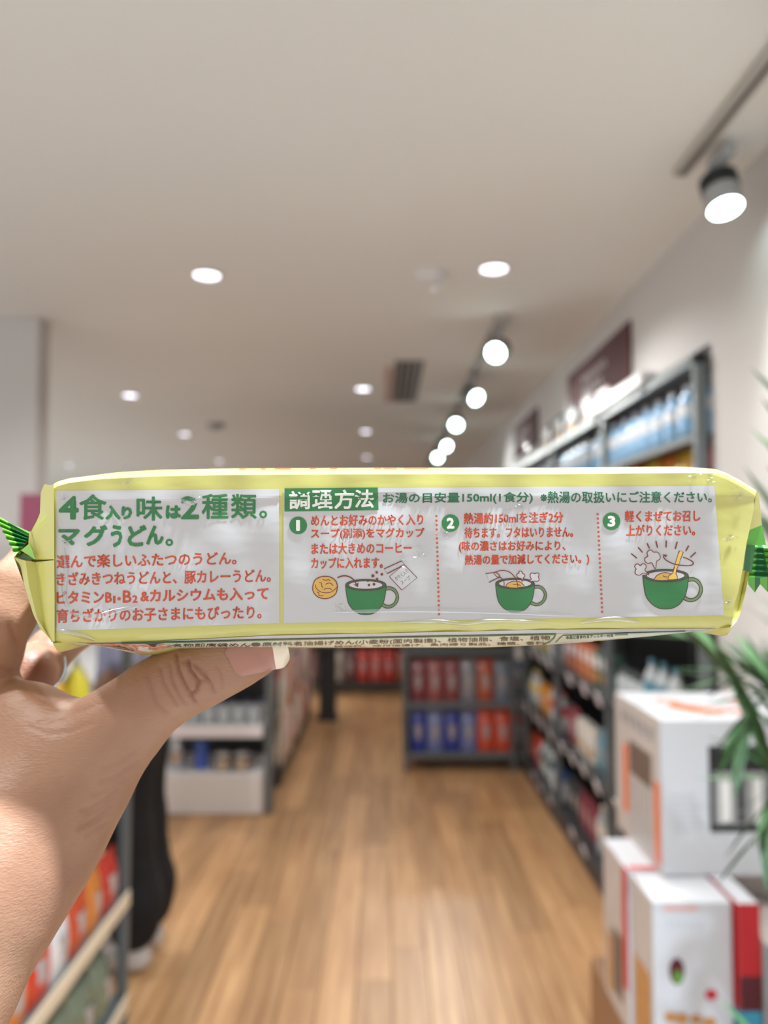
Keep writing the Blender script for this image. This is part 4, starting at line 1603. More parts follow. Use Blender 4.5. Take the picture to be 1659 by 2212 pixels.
rings = []
for u in us:
    col_ = []
    for v in np.linspace(0, 1, NR):
        # Coons blend of left (x=117..114) and right edges
        pT, pB = 114 + u * (1634 - 114), 117 + u * (1577 - 117)
        yT, yB = pin(TOP, pT), pin(BOT, pB)
        lx_, ly_ = 117 - 3 * v, 1387 + (1047 - 1387) * v
        ry_ = 1352 + (1060 - 1352) * v
        rx_ = right_px(ry_)
        cxp = (1 - v) * pB + v * pT + (1 - u) * lx_ + u * rx_ - ((1 - u) * (1 - v) * 117 + u * (1 - v) * 1577 + (1 - u) * v * 114 + u * v * 1634)
        cyp = (1 - v) * yB + v * yT + (1 - u) * ly_ + u * ry_ - ((1 - u) * (1 - v) * 1387 + u * (1 - v) * 1352 + (1 - u) * v * 1047 + u * v * 1060)
        col_.append(surf(cxp, cyp))
    top = col_[-1]
    bot = col_[0]
    # rest of the ring, narrower in depth near both ends
    e = min(u, 1 - u)
    wd = .72 + .28 * min(1, e / .10) ** .6
    pxT, pxB = 114 + u * 1520, 117 + u * 1460
    ring = [tuple(p) for p in col_]
    zt = top[2]
    for d in DYT:
        dd_ = top[1] + d * wd
        k = d / .135
        z = zt + .0009 * min(1, d / .009) * min(1, e * 12) + .0012 * math.sin(math.pi * min(1, k * 1.2)) * min(1, e * 8) - .016 * max(0, k - .7) / .3
        ring.append((top[0] * (1 - .0 * k), dd_, z))
    bz = drop_z(pxB, .03)
    for j in range(5):
        s = (j + 1) / 6
        ring.append((top[0] * (1 - s) + bot[0] * s, .14 * wd, (zt - .016) * (1 - s) + (bz + .012) * s))
    for d in DYB:
        dd_ = d if d < .031 else .031 + (d - .031) * wd
        z = float(drop_z(pxB, d)) + .012 * max(0, (d - .05) / .08) ** 2
        ring.append((bot[0], max(dd_, .0036) if e > .02 else .0036 + (dd_ - .0036) * max(.25, e / .02), z))
    rings.append(ring)
R0, R1 = rings[0], rings[-1]


def cap_ring(R, tipx, py0, s, dyk):
    """shrink an end ring towards the seal line"""
    zc_ = (1106 - py0) / FPX * D0
    out = []
    for x, y, z in R:
        out.append((x + (tipx - x) * s, .012 + (y - .004) * (1 - .15 * s) * dyk + .010 * s, z + (zc_ - z) * s ** 1.3))
    return out


mb = MB()
seq = [cap_ring(R0, -.127, 1200, s, 1) for s in (1, .75, .45, .2)] + rings + [cap_ring(R1, .1205, 1180, s, 1) for s in (.2, .45, .75, 1)]
mb.grid(seq, 0, closed=True)
mb.face(seq[0][::-1])
mb.face(seq[-1])
body = mb.build('wrapper', M['film_yellow'], pk, smooth=True)

# ---- folded gussets and crimped seals at both ends


def ribbon(lines, name, m, sub=5):
    """lines: list of polylines [(px,py,dy)...] of equal count -> smooth strip mesh"""
    rows = []
    for ln in lines:
        rows.append([tuple(L(*p)) for p in ln])
    return rows


def resamp(pts, n):
    P = np.array(pts, float)
    s = np.concatenate(([0], np.cumsum(np.linalg.norm(np.diff(P[:, :2], axis=0), axis=1))))
    t = np.linspace(0, s[-1], n)
    return [tuple(np.interp(t, s, P[:, i]) for i in range(P.shape[1]))[0:0] or tuple(float(np.interp(tt, s, P[:, i])) for i in range(P.shape[1])) for tt in t]


def strip(mb_, lines, n=24, mi=0, cross=4):
    R = [resamp(l, n) for l in lines]
    rows = []
    for a in range(len(R) - 1):
        for c in range(cross):
            f = c / cross
            rows.append([tuple(L(*[(1 - f) * R[a][k][i] + f * R[a + 1][k][i] for i in range(3)])) for k in range(n)])
    rows.append([tuple(L(*p)) for p in R[-1]])
    mb_.grid(rows, mi)


g = MB()
# upper left fold
strip(g, [[(116, 1047, .0012), (117, 1120, .0012), (117, 1208, .0012)],
          [(104, 1048, .0045), (96, 1110, .006), (82, 1209, .0085)],
          [(96, 1045, .0065), (88, 1064, .008), (86, 1110, .0095), (78, 1128, .010), (68, 1146, .0105), (62, 1165, .011), (66, 1205, .0115)]], mi=0)
# upper bright little flap
strip(g, [[(76, 1208, .008), (74, 1185, .0085), (70, 1165, .009), (66, 1147, .0100)], [(64, 1200, .0078), (61, 1180, .0082), (62, 1160, .009), (64, 1148, .0105)]], mi=0, cross=2)
# lower left: inner dark facet and outer bright facet
strip(g, [[(117, 1210, .0012), (118, 1300, .0012), (118, 1387, .0024)],
          [(77, 1214, .0085), (85, 1285, .0066), (95, 1356, .0048), (112, 1384, .003)]], mi=0)
strip(g, [[(77, 1214, .0085), (85, 1285, .0066), (95, 1356, .0048), (114, 1386, .003)],
          [(55, 1211, .0062), (62, 1262, .0052), (80, 1335, .0040), (112, 1387, .0028)],
          [(30, 1204, .0085), (44, 1222, .0085), (52, 1262, .0080), (72, 1328, .0060), (88, 1360, .0045), (117, 1388, .003)]], mi=0)
# ledge of the crease
strip(g, [[(30, 1204, .0085), (60, 1208, .010), (117, 1209, .0012)], [(38, 1199, .014), (70, 1204, .016), (117, 1208, .006)]], mi=0, n=10)
# outer skin running back from the silhouette
strip(g, [[(96, 1045, .0065), (86, 1110, .0095), (62, 1165, .011), (30, 1204, .0085), (52, 1262, .008), (72, 1328, .006), (117, 1388, .003)],
          [(118, 1052, .03), (112, 1110, .03), (92, 1165, .03), (70, 1204, .03), (84, 1262, .03), (98, 1328, .03), (125, 1380, .03)]], mi=0, n=40)
g.build('end_fold', M['film_yellow'], pk, smooth=True)
g = MB()
# right side
strip(g, [[(1634, 1060, .0093), (1627, 1107, .0093), (1619, 1145, .0093)],
          [(1639, 1066, .0105), (1643, 1100, .0115), (1646, 1134, .0125)]], mi=0)
strip(g, [[(1604, 1230, .0085), (1595, 1278, .008), (1586, 1306, .0072), (1584, 1330, .0066), (1578, 1352, .006)],
          [(1612, 1234, .0125), (1602, 1282, .0125), (1594, 1318, .0115), (1588, 1338, .0095), (1580, 1353, .0065)],
          [(1619, 1236, .0105), (1609, 1286, .010), (1599, 1326, .0095), (1592, 1341, .0085), (1581, 1354, .0065)]], mi=0)
strip(g, [[(1634, 1060, .0093), (1627, 1107, .0093), (1612, 1175, .009), (1604, 1230, .0085)], [(1632, 1064, .02), (1630, 1107, .026), (1625, 1175, .026), (1618, 1230, .02)]], mi=0)
g.build('end_fold', M['film_yellow'], pk, smooth=True)

film('seal_green', (96, 178, 60), .3, .7)
film('seal_dark', (34, 104, 52), .3, .7)
film('seal_light', (156, 214, 92), .3, .7)


def fin(name, TL, TR, BL, BR, ribs, mats, amp=.0007, zig=None, band=None):
    """crimped seal: ribs run from the left to the right side"""
    n, c = ribs * 6, 14
    m = MB()
    P = [np.array(p, float) for p in (TL, TR, BL, BR)]
    rows = []
    for i in range(n + 1):
        v = i / n
        ph = v * ribs * 2 * math.pi
        row = []
        for j in range(c + 1):
            u_ = j / c
            q = (1 - v) * ((1 - u_) * P[0] + u_ * P[1]) + v * ((1 - u_) * P[2] + u_ * P[3])
            w_ = math.cos(ph)
            row.append((q[0] - 2.5 * w_ * (1 - u_), q[1] + 1.2 * w_ * 0, q[2] + amp * w_ + .0012 * math.sin(u_ * math.pi)))
        rows.append(row)
    i0 = len(m.v)
    for r in rows:
        m.v += [tuple(L(*p)) for p in r]
    for i in range(n):
        for j in range(c):
            m.f.append((i0 + i * (c + 1) + j, i0 + i * (c + 1) + j + 1, i0 + (i + 1) * (c + 1) + j + 1, i0 + (i + 1) * (c + 1) + j))
            ph = ((i + .5) / 6) % 1
            m.m.append(band(ph, (j + .5) / c))
    return m.build(name, mats, pk, smooth=True)


SM = [M['seal_green'], M['seal_dark'], M['seal_light'], M['film_white']]
fin('crimped_seal', (-14, 1108, .012), (66, 1152, .016), (36, 1203, .012), (62, 1190, .0105), 7, SM,
    band=lambda ph, u_: (2 if .3 < ph < .6 else 0) if u_ < .36 else ((3 if .42 < ph < .58 else 1)))
m = MB()
strip(m, [[(0, 1118, .0155), (25, 1131, .0155), (38, 1138, .016), (63, 1149, .016)], [(12, 1136, .014), (30, 1144, .0145), (46, 1152, .015), (62, 1162, .015)]], mi=0, n=10)
strip(m, [[(36, 1136, .018), (50, 1143, .018), (66, 1150, .0185)], [(40, 1141, .0175), (50, 1150, .0175), (63, 1160, .018)]], mi=2, n=6)
strip(m, [[(63, 1174, .0075), (70, 1188, .0072), (76, 1208, .0072)], [(45, 1189, .0080), (58, 1197, .0075), (74, 1208, .0072)]], mi=2, n=8)
strip(m, [[(34, 1200, .010), (50, 1206, .0095), (72, 1209, .009)], [(36, 1195, .011), (52, 1198, .010), (74, 1206, .009)]], mi=1, n=8)
m.build('seal_corner', SM, pk, smooth=True)

# right seal: smooth green upper part, ribbed part, zigzag lower edge
m = MB()
strip(m, [[(1620, 1133, .0110), (1613, 1178, .0112)], [(1635, 1132.5, .0118), (1632, 1177, .0120)], [(1646, 1132, .0125), (1652, 1165, .0128), (1655, 1178, .013)]], mi=0, n=8)
strip(m, [[(1613, 1178, .0104), (1605, 1231, .0104)], [(1622, 1177, .0100), (1618, 1236, .0102)], [(1631, 1178, .0106), (1624, 1234, .0108)]], mi=1, n=8)
# zigzag end
zz = [(1616, 1262), (1630.5, 1280), (1642, 1262), (1658, 1279), (1672, 1262), (1688, 1279)]
for k in range(len(zz) - 1):
    a, b = zz[k], zz[k + 1]
    m.face([tuple(L(a[0], 1246, .0135)), tuple(L(b[0], 1246, .0135)), tuple(L(b[0], b[1], .0145)), tuple(L(a[0], a[1], .0145))], 1 if k % 2 else 0)
m.build('seal_corner', SM, pk, smooth=True)
fin('crimped_seal', (1630, 1176, .0125), (1657, 1178, .0135), (1612, 1252, .0125), (1690, 1254, .0135), 6, SM,
    band=lambda ph, u_: 2 if .42 < ph < .56 else (1 if (.2 < u_ < .62 or ph < .15) else 0))

# ---- flat print --------------------------------------------------
LIFT = .00030


class Print:
    """coloured areas given in local picture coordinates, laid on the film"""
    def __init__(s, mats):
        s.mb = MB()
        s.mats = mats
        s.n = 0

    def tri(s, V2, F2, key, lift=None):
        s.n += 1
        if key not in s.mats:
            s.mats.append(key)
        lf_ = (LIFT + s.n * .000004) if lift is None else lift
        A = np.array(V2, float)
        P = surf(A[:, 0], A[:, 1], lf_)
        i = len(s.mb.v)
        s.mb.v += [tuple(p) for p in P]
        for f in F2:
            s.mb.f.append(tuple(i + q for q in f))
            s.mb.m.append(s.mats.index(key))

    def fill(s, pts, key, lift=None):
        """any simple polygon, split into a fan of small faces"""
        bm = bmesh.new()
        vs = [bm.verts.new((x, y, 0)) for x, y in pts]
        bm.faces.new(vs)
        bmesh.ops.triangulate(bm, faces=bm.faces)
        for _ in range(2):
            lg = [e_ for e_ in bm.edges if e_.calc_length() > 14]
            if not lg:
                break
            bmesh.ops.subdivide_edges(bm, edges=lg, cuts=2)
            bmesh.ops.triangulate(bm, faces=bm.faces)
        bm.verts.index_update()
        s.tri([(v.co.x, v.co.y) for v in bm.verts], [[v.index for v in f.verts] for f in bm.faces], key, lift)
        bm.free()

    def quad(s, a, b, c, d, key, nx=60, ny=20, lift=None):
        """a b c d: tl tr br bl"""
        V2 = []
        for j in range(ny + 1):
            t_ = j / ny
            for i in range(nx + 1):
                q = i / nx
                V2.append(tuple((1 - t_) * ((1 - q) * a[k] + q * b[k]) + t_ * ((1 - q) * d[k] + q * c[k]) for k in (0, 1)))
        F2 = [(j * (nx + 1) + i, j * (nx + 1) + i + 1, (j + 1) * (nx + 1) + i + 1, (j + 1) * (nx + 1) + i) for j in range(ny) for i in range(nx)]
        s.tri(V2, F2, key, lift)

    def stroke(s, pts, wd, key, closed=False):
        P = [np.array(p, float) for p in pts]
        n = len(P)
        V2, F2 = [], []
        for k in range(n):
            a = P[(k - 1) % n] if (closed or k) else P[k]
            b = P[(k + 1) % n] if (closed or k < n - 1) else P[k]
            t_ = (b - a) / max(np.linalg.norm(b - a), 1e-6)
            nn = np.array((-t_[1], t_[0])) * wd / 2
            V2 += [tuple(P[k] + nn), tuple(P[k] - nn)]
        for k in range(n if closed else n - 1):
            a, b = 2 * k, 2 * ((k + 1) % n)
            F2.append((a, a + 1, b + 1, b))
        s.tri(V2, F2, key)

    def disc(s, x, y, r, key, ry=None, n=20):
        ry = ry or r
        s.fill([(x + r * math.cos(a), y + ry * math.sin(a)) for a in (2 * math.pi * k / n for k in range(n))], key)

    def build(s, name):
        return s.mb.build(name, [M[k] for k in s.mats], pk)


def spl(pts, closed=False, n=6):
    P = [np.array(p, float) for p in pts]
    m_ = len(P)
    out = []
    for k in range(m_ if closed else m_ - 1):
        p0, p1, p2, p3 = (P[(k + d) % m_] if closed else P[min(max(k + d, 0), m_ - 1)] for d in (-1, 0, 1, 2))
        for i in range(n):
            t_ = i / n
            out.append(tuple(.5 * ((2 * p1) + (p2 - p0) * t_ + (2 * p0 - 5 * p1 + 4 * p2 - p3) * t_ ** 2 + (3 * p1 - p0 - 3 * p2 + p3) * t_ ** 3)))
    if not closed:
        out.append(tuple(P[-1]))
    return out


_fc = bpy.data.curves.new('lettering_source', 'FONT')
_fo = bpy.data.objects.new('lettering_source', _fc)
col.objects.link(_fo)


def glyphs(body_, bold=0., res=2):
    _fc.body = body_
    _fc.offset = bold
    _fc.resolution_u = res
    dg = bpy.context.evaluated_depsgraph_get()
    dg.update()
    me = bpy.data.meshes.new_from_object(_fo.evaluated_get(dg))
    V2 = [(v.co.x, v.co.y) for v in me.vertices]
    F2 = [tuple(p.vertices) for p in me.polygons]
    bpy.data.meshes.remove(me)
    return V2, F2


def place_text(P, body_, xl, xr, ytl, ybl, ytr, ybr, key, bold=.0, mapper=None, lift=None):
    """glyphs stretched into the slanted box: left edge ytl..ybl, right edge ytr..ybr"""
    V2, F2 = glyphs(body_)
    A = np.array(V2)
    x0, x1 = A[:, 0].min(), A[:, 0].max()
    y0, y1 = A[:, 1].min(), A[:, 1].max()
    u_ = (A[:, 0] - x0) / (x1 - x0)
    v_ = (A[:, 1] - y0) / max(y1 - y0, 1e-6)
    xl, xr = xl + bold, xr - bold
    X = xl + u_ * (xr - xl)
    Yb, Yt = ybl + u_ * (ybr - ybl) - bold, ytl + u_ * (ytr - ytl) + bold
    Y = Yb + v_ * (Yt - Yb)
    out = list(zip(X, Y))
    if bold > 0:                     # heavier weight: the glyph repeated with small shifts
        n_ = len(out)
        W2, G2 = list(out), list(F2)
        for q in range(8):
            a_ = q * math.pi / 4
            k_ = len(W2)
            W2 += [(x + bold * math.cos(a_), y + bold * math.sin(a_)) for x, y in out]
            G2 += [tuple(i + k_ for i in f) for f in F2]
        out, F2 = W2, G2
    if mapper:
        out = [mapper(x, y) for x, y in out]
    P.tri(out, F2, key, lift)


def text_part(body_, xl, xr, ytl, ybl, ytr, ybr, key='ink_orange', bold=.65, name='printed_text'):
    P = Print([])
    place_text(P, body_, xl, xr, ytl, ybl, ytr, ybr, key, bold)
    return P.build(name)


# white panels
P = Print([])
P.quad((119.5, 1060), (603, 1056), (604, 1346), (122, 1363), 'film_white', 110, 60, .00014)
P.build('white_panel')
P = Print([])
P.quad((612, 1055), (1543, 1049), (1564, 1329), (613, 1346), 'film_white', 200, 60, .00014)
P.build('white_panel')

# green headline, letter by letter
P = Print([])
for ch, x0, x1, y0, y1 in (('4', 126.6, 169.7, 1071.7, 1122.3), ('食', 171, 230, 1068, 1123), ('入', 227.5, 260, 1091.6, 1123), ('り', 262, 285, 1093.7, 1122.3),
                           ('味', 294.8, 351, 1072.6, 1124.7), ('は', 357.8, 391, 1091.6, 1120.8), ('2', 390.3, 429.5, 1071.7, 1121.7), ('種', 435.5, 492.8, 1067, 1121.4),
                           ('類', 498.8, 554.6, 1067, 1121), ('。', 559.7, 577, 1102.7, 1120),
                           ('マ', 125.7, 172.4, 1142.8, 1178), ('グ', 181, 232, 1134, 1180), ('う', 239, 264, 1134, 1182.6), ('ど', 275, 316.5, 1134, 1180.5),
                           ('ん', 315.6, 353.5, 1135, 1177), ('。', 357, 374, 1163.6, 1180)):
    bold = 1.9 if ch in '4入りはマグうどん2' else 1.0
    place_text(P, ch, x0, x1, y0, y1, y0, y1, 'ink_green', bold)
P.build('headline_text')['label'] = 'bold green headline lettering'

text_part('選んで楽しいふたつのうどん。', 122, 511, 1199, 1228, 1191, 1220)
text_part('きざみきつねうどんと、豚カレーうどん。', 122, 585, 1236, 1266, 1228, 1258)
P = Print([])
place_text(P, 'ビタミンB', 122, 241.5, 1277, 1305, 1275, 1303, 'ink_orange', .85)
place_text(P, '1', 244, 249, 1287.5, 1303, 1287.5, 1303, 'ink_orange', .5)
P.disc(257, 1293.5, 3.6, 'ink_orange')
place_text(P, 'B', 265, 284, 1275.5, 1302, 1275.5, 1302, 'ink_orange', .7)
place_text(P, '2', 286, 297, 1286, 1302, 1286, 1302, 'ink_orange', .7)
place_text(P, '&カルシウムも入って', 303, 580, 1273.5, 1301.5, 1268, 1296, 'ink_orange', .85)
P.build('printed_text')
text_part('育ちざかりのお子さまにもぴったり。', 122, 565, 1315, 1346, 1307, 1337)

# cooking steps
P = Print([])
P.quad((614.5, 1055), (816, 1053), (817.5, 1101.8), (614.5, 1104.8), 'ink_green', 30, 8)
for ch, x0, x1, y0, y1 in (('調', 47, 197, 68, 200), ('理', 213, 360, 60, 195), ('方', 372, 515, 58, 198), ('法', 517, 655, 57, 190)):
    f_ = lambda v: 1040 + v * .3014
    place_text(P, ch, 610 + x0 * .3014, 610 + x1 * .3014, f_(y0), f_(y1), f_(y0), f_(y1), 'ink_white', 1.1)
P.build('heading_block')['label'] = 'white heading characters on a green block'
text_part('お湯の目安量150ml(1食分)', 827, 1151, 1064.5, 1090.5, 1062.5, 1088, 'ink_green_text', .55)
text_part('※熱湯の取扱いにご注意ください。', 1167.4, 1538, 1061, 1087, 1061.5, 1086, 'ink_green_text', .45)
for k, (x, y) in enumerate(((644, 1135), (973, 1130), (1321, 1126))):
    P = Print([])
    P.disc(x, y, 19, 'ink_green', n=28)
    place_text(P, str(k + 1), x - (4.5 if k == 0 else 8.5), x + (4 if k == 0 else 8.5), y - 12, y + 12, y - 12, y + 12, 'ink_white', 1.6)
    P.build('step_number')['label'] = f'green disc with a white number {k + 1}'
for a in (('めんとお好みのかやく入り', 671.8, 914.4, 1112.5, 1137, 1110, 1134.5),
          ('スープ(別添)をマグカップ', 671.5, 917, 1142, 1166.5, 1140, 1164.5),
          ('または大きめのコーヒー', 672.5, 889, 1173, 1198, 1171, 1196),
          ('カップに入れます。', 672, 827, 1204.5, 1229, 1203.5, 1228),
          ('熱湯約150mlを注ぎ2分', 1001.8, 1217, 1108, 1132.5, 1105, 1129.5),
          ('待ちます。フタはいりません。', 1003, 1238, 1139, 1163, 1137, 1161),
          ('(味の濃さはお好みにより、', 991, 1221.6, 1168.5, 1194, 1167.5, 1193),
          ('熱湯の量で加減してください。)', 1004, 1273, 1199, 1224, 1195, 1221),
          ('軽くまぜてお召し', 1349.8, 1513, 1103, 1128, 1102, 1126.5),
          ('上がりください。', 1352.8, 1502, 1133.5, 1158.5, 1132.5, 1157)):
    text_part(*a, bold=.6)
for (x0, y0, x1, y1) in ((942.5, 1115, 948.5, 1327), (1291, 1110.8, 1301, 1321.7)):
    P = Print([])
    for k in range(23):
        f_ = k / 22
        P.disc(x0 + (x1 - x0) * f_, y0 + (y1 - y0) * f_, 2.5, 'ink_orange', n=8)
    P.build('dotted_line')


def mug(P, cx_, cy_, hw, sy=1.):
    """cx_, cy_ rim centre, hw rim half width; shapes normalised on the first drawing"""
    def t(pts):
        return [(cx_ + (x - 830) / 242 * hw, cy_ + (y - 297) / 242 * hw * sy) for x, y in pts]
    bodyp = t(spl([(590, 300), (597, 380), (622, 510), (680, 592), (755, 640), (830, 650), (905, 640), (975, 600), (1032, 520), (1060, 420), (1073, 300)]))
    hout = t(spl([(1062, 326), (1120, 318), (1185, 352), (1220, 430), (1205, 505), (1150, 560), (1080, 573), (1015, 548)]))
    hin = t(spl([(1035, 512), (1065, 532), (1110, 540), (1165, 510), (1190, 445), (1178, 395), (1130, 356), (1066, 360)]))
    # handle as a band between the two curves
    n = 30
    a = resamp([(x, y) for x, y in hout], n)
    b = resamp([(x, y) for x, y in hin[::-1]], n)
    P.tri(a + b, [(k, k + 1, n + k + 1, n + k) for k in range(n - 1)], 'ink_handle')
    P.stroke(hout, hw * .035, 'ink_outline')
    P.stroke(hin, hw * .035, 'ink_outline')
    P.fill(bodyp, 'ink_green')
    P.stroke(bodyp, hw * .035, 'ink_outline')
    el = lambda rx, ry, n_=40, yo=0: t([(830 + rx * math.cos(q), 297 + yo + ry * math.sin(q)) for q in (2 * math.pi * k / n_ for k in range(n_))])
    P.fill(el(242, 68), 'ink_rim')
    P.stroke(el(240, 66), hw * .035, 'ink_outline', True)
    P.fill(el(202, 48), 'ink_paper')
    P.stroke(el(202, 48), hw * .028, 'ink_outline', True)
    return t


def puff(P, c, pts, key='ink_maroon', w_=1.6):
    P.stroke(spl(pts, n=5), w_, key)


s1 = lambda pts: [(640 + x * .1808, 1210 + y * .1808) for x, y in pts]
s2 = lambda pts: [(1020 + x * .12056, 1210 + y * .12056) for x, y in pts]
s3 = lambda pts: [(1340 + x * .12056, 1150 + y * .12056) for x, y in pts]
# step 1
P = Print([])
mug(P, 790.1, 1263.7, 43.9)
nd = spl(s1([(340, 195), (410, 205), (470, 250), (490, 320), (470, 400), (410, 445), (340, 460), (260, 440), (205, 380), (198, 310), (225, 240), (280, 205)]), True)
P.fill(nd, 'ink_noodle')
P.stroke(nd, 2., 'ink_maroon', True)
for q in ([(225, 290), (245, 345), (310, 385), (390, 388), (450, 360), (488, 318)], [(315, 230), (350, 240), (390, 235), (405, 250)], [(275, 265), (300, 275), (305, 310), (320, 330)],
          [(350, 290), (380, 275), (415, 280), (440, 305)], [(330, 355), (350, 340), (390, 338), (425, 352)], [(245, 378), (270, 395), (275, 425), (325, 425)]):
    P.stroke(spl(s1(q)), 1.6, 'ink_maroon')
P.stroke(spl(s1([(490, 210), (560, 188), (630, 198), (690, 240), (722, 300)])), 2.6, 'ink_maroon')
P.fill(s1([(680, 288), (712, 292), (745, 262), (738, 322), (722, 316)]), 'ink_maroon')
for x, y, r in ((915, 188, 19), (1022, 170, 16), (928, 288, 17)):
    q = s1([(x, y)])[0]
    P.disc(q[0], q[1], r * .1808, 'ink_maroon', n=12)
for x, y in ((960, 147), (868, 298), (965, 228), (855, 245)):
    P.fill(s1([(x - 15, y - 12), (x + 10, y - 17), (x + 16, y + 10), (x - 9, y + 16)]), 'ink_maroon')
P.stroke(s1([(1050, 105), (1262, 8), (1290, 55), (1085, 162)]), 2.1, 'ink_maroon', True)
P.fill(s1([(1290, 55), (1440, 207), (1260, 355), (1115, 200)]), 'ink_paper')
P.stroke(s1([(1290, 55), (1440, 207), (1260, 355), (1115, 200)]), 2.1, 'ink_maroon', True)


def rot(cx_, cy_, ang):
    ca, sa = math.cos(ang), math.sin(ang)
    return lambda x, y: (cx_ + x * ca - y * sa, cy_ + x * sa + y * ca)


q = s1([(1258, 175)])[0]
place_text(P, 'かやく入り', -16.5, 16.5, -5, 5, -5, 5, 'ink_black', .0, rot(q[0], q[1], -.60))
q = s1([(1305, 238)])[0]
place_text(P, 'スープ', -11.5, 11.5, -4.5, 4.5, -4.5, 4.5, 'ink_black', .0, rot(q[0], q[1], -.60))
P.build('mug_drawing')['label'] = 'drawing of a green mug with noodle cake and soup sachet'
# step 2
P = Print([])
mug(P, 1112.6, 1260.6, 42.2)
P.fill(s2([(265, 245), (400, 225), (470, 300), (300, 372)]), 'ink_grey')
nd = spl(s2([(600, 470), (640, 415), (720, 382), (800, 378), (880, 405), (935, 462)]))
P.fill(nd + s2([(860, 482), (780, 492), (680, 488)]), 'ink_noodle')
P.stroke(nd, 1.6, 'ink_maroon')
P.stroke(spl(s2([(730, 430), (780, 440), (830, 435), (865, 462)])), 1.5, 'ink_maroon')
for q in ([(240, 243), (380, 225), (470, 195), (560, 185), (660, 210), (740, 275), (790, 350), (820, 480)], [(385, 228), (410, 265), (450, 300), (500, 310), (550, 345), (572, 400), (570, 470)],
          [(300, 400), (400, 350), (470, 318), (510, 308)], [(420, 215), (470, 250), (500, 300)]):
    P.stroke(spl(s2(q)), 1.7, 'ink_maroon')
for q in ([(893, 385), (880, 330), (830, 318), (798, 280), (815, 245), (838, 235), (840, 205), (865, 195), (892, 210), (898, 240), (935, 255), (943, 290), (915, 318), (893, 385)],
          [(1010, 385), (1060, 345), (1042, 300), (1045, 250), (1085, 230), (1120, 245), (1165, 228), (1198, 255), (1185, 300), (1200, 345), (1170, 380), (1110, 375), (1010, 385)]):
    P.fill(spl(s2(q[:-1]), True, 4), 'ink_paper')
    P.stroke(spl(s2(q[:-1]), True, 4), 1.6, 'ink_maroon', True)
P.build('mug_drawing')['label'] = 'drawing of a green mug with hot water pouring in'
# step 3
P = Print([])
mug(P, 1437.9, 1243.4, 49.4)
nd = spl(s3([(600, 845), (660, 770), (750, 728), (830, 722), (890, 740), (930, 770)]))
P.fill(nd + s3([(880, 850), (740, 856)]), 'ink_noodle')
P.stroke(nd, 1.7, 'ink_maroon')
P.stroke(spl(s3([(765, 775), (800, 798), (850, 798)])), 1.8, 'ink_maroon')
sp = s3([(1060, 330), (1128, 350), (1010, 660), (995, 735), (1018, 780), (1025, 835), (940, 850), (850, 848), (870, 780), (940, 725), (960, 660)])
P.fill(sp, 'ink_spoon')
P.stroke(sp, 1.7, 'ink_maroon', True)
P.stroke(spl(s3([(1128, 445), (1220, 480), (1300, 530), (1300, 575), (1220, 598), (1080, 590), (950, 562), (840, 510), (785, 460), (775, 420)])), 2.2, 'ink_maroon')
P.fill(s3([(752, 395), (850, 405), (822, 425), (830, 452), (790, 425)]), 'ink_maroon')
for q in ([(628, 655), (565, 548), (490, 555), (442, 510), (450, 455), (495, 430), (480, 370), (515, 325), (560, 320), (595, 355), (660, 355), (710, 410), (705, 480), (650, 520), (628, 655)],
          [(515, 760), (450, 735), (400, 735), (340, 768), (275, 745), (268, 690), (285, 655), (258, 610), (290, 570), (330, 575), (360, 600), (400, 565), (450, 580), (462, 630), (440, 680), (515, 735)]):
    P.fill(spl(s3(q[:-1]), True, 4), 'ink_paper')
    P.stroke(spl(s3(q[:-1]), True, 4), 1.7, 'ink_maroon', True)
for a, b in (((195, 380), (300, 465)), ((322, 268), (398, 360)), ((480, 195), (525, 290)), ((640, 155), (668, 275)), ((826, 145), (820, 272)), ((1022, 168), (985, 300)), ((1228, 240), (1172, 338)), ((1355, 358), (1255, 448))):
    P.stroke(s3([a, b]), 2.5, 'ink_maroon')
P.build('mug_drawing')['label'] = 'drawing of a green mug being stirred with a yellow spoon'

# ---- the underside strip: solve for the depth that each picture point meets
def under(px_, py_, lift=.00025):
    lo_, hi_ = .0036, .0298
    for _ in range(30):
        mid_ = (lo_ + hi_) / 2
        D = D0 + mid_
        x = (px_ - 829.5) / FPX * D
        pf = x * FPX / D0 + 829.5
        z = float(drop_z(pf, mid_))
        y = 1106 - z / D * FPX
        if y < py_:
            lo_ = mid_
        else:
            hi_ = mid_
    D = D0 + lo_
    x = (px_ - 829.5) / FPX * D
    return (x, lo_ - lift * .7, float(drop_z(x * FPX / D0 + 829.5, lo_)) - lift * .7)


class Under(Print):
    def tri(s, V2, F2, key, lift=None):
        s.n += 1
        if key not in s.mats:
            s.mats.append(key)
        i = len(s.mb.v)
        s.mb.v += [under(x, y, .00025 + s.n * .00005 if lift is None else lift) for x, y in V2]
        for f in F2:
            s.mb.f.append(tuple(i + q for q in f))
            s.mb.m.append(s.mats.index(key))


def band(P, x0, x1, fy0, fy1, key, n=90, m_=5, lift=None):
    V2 = []
    for j in range(m_ + 1):
        for i in range(n + 1):
            x = x0 + (x1 - x0) * i / n
            V2.append((x, fy0(x) * (1 - j / m_) + fy1(x) * j / m_))
    F2 = [(j * (n + 1) + i, j * (n + 1) + i + 1, (j + 1) * (n + 1) + i + 1, (j + 1) * (n + 1) + i) for j in range(m_) for i in range(n)]
    P.tri(V2, F2, key, lift)


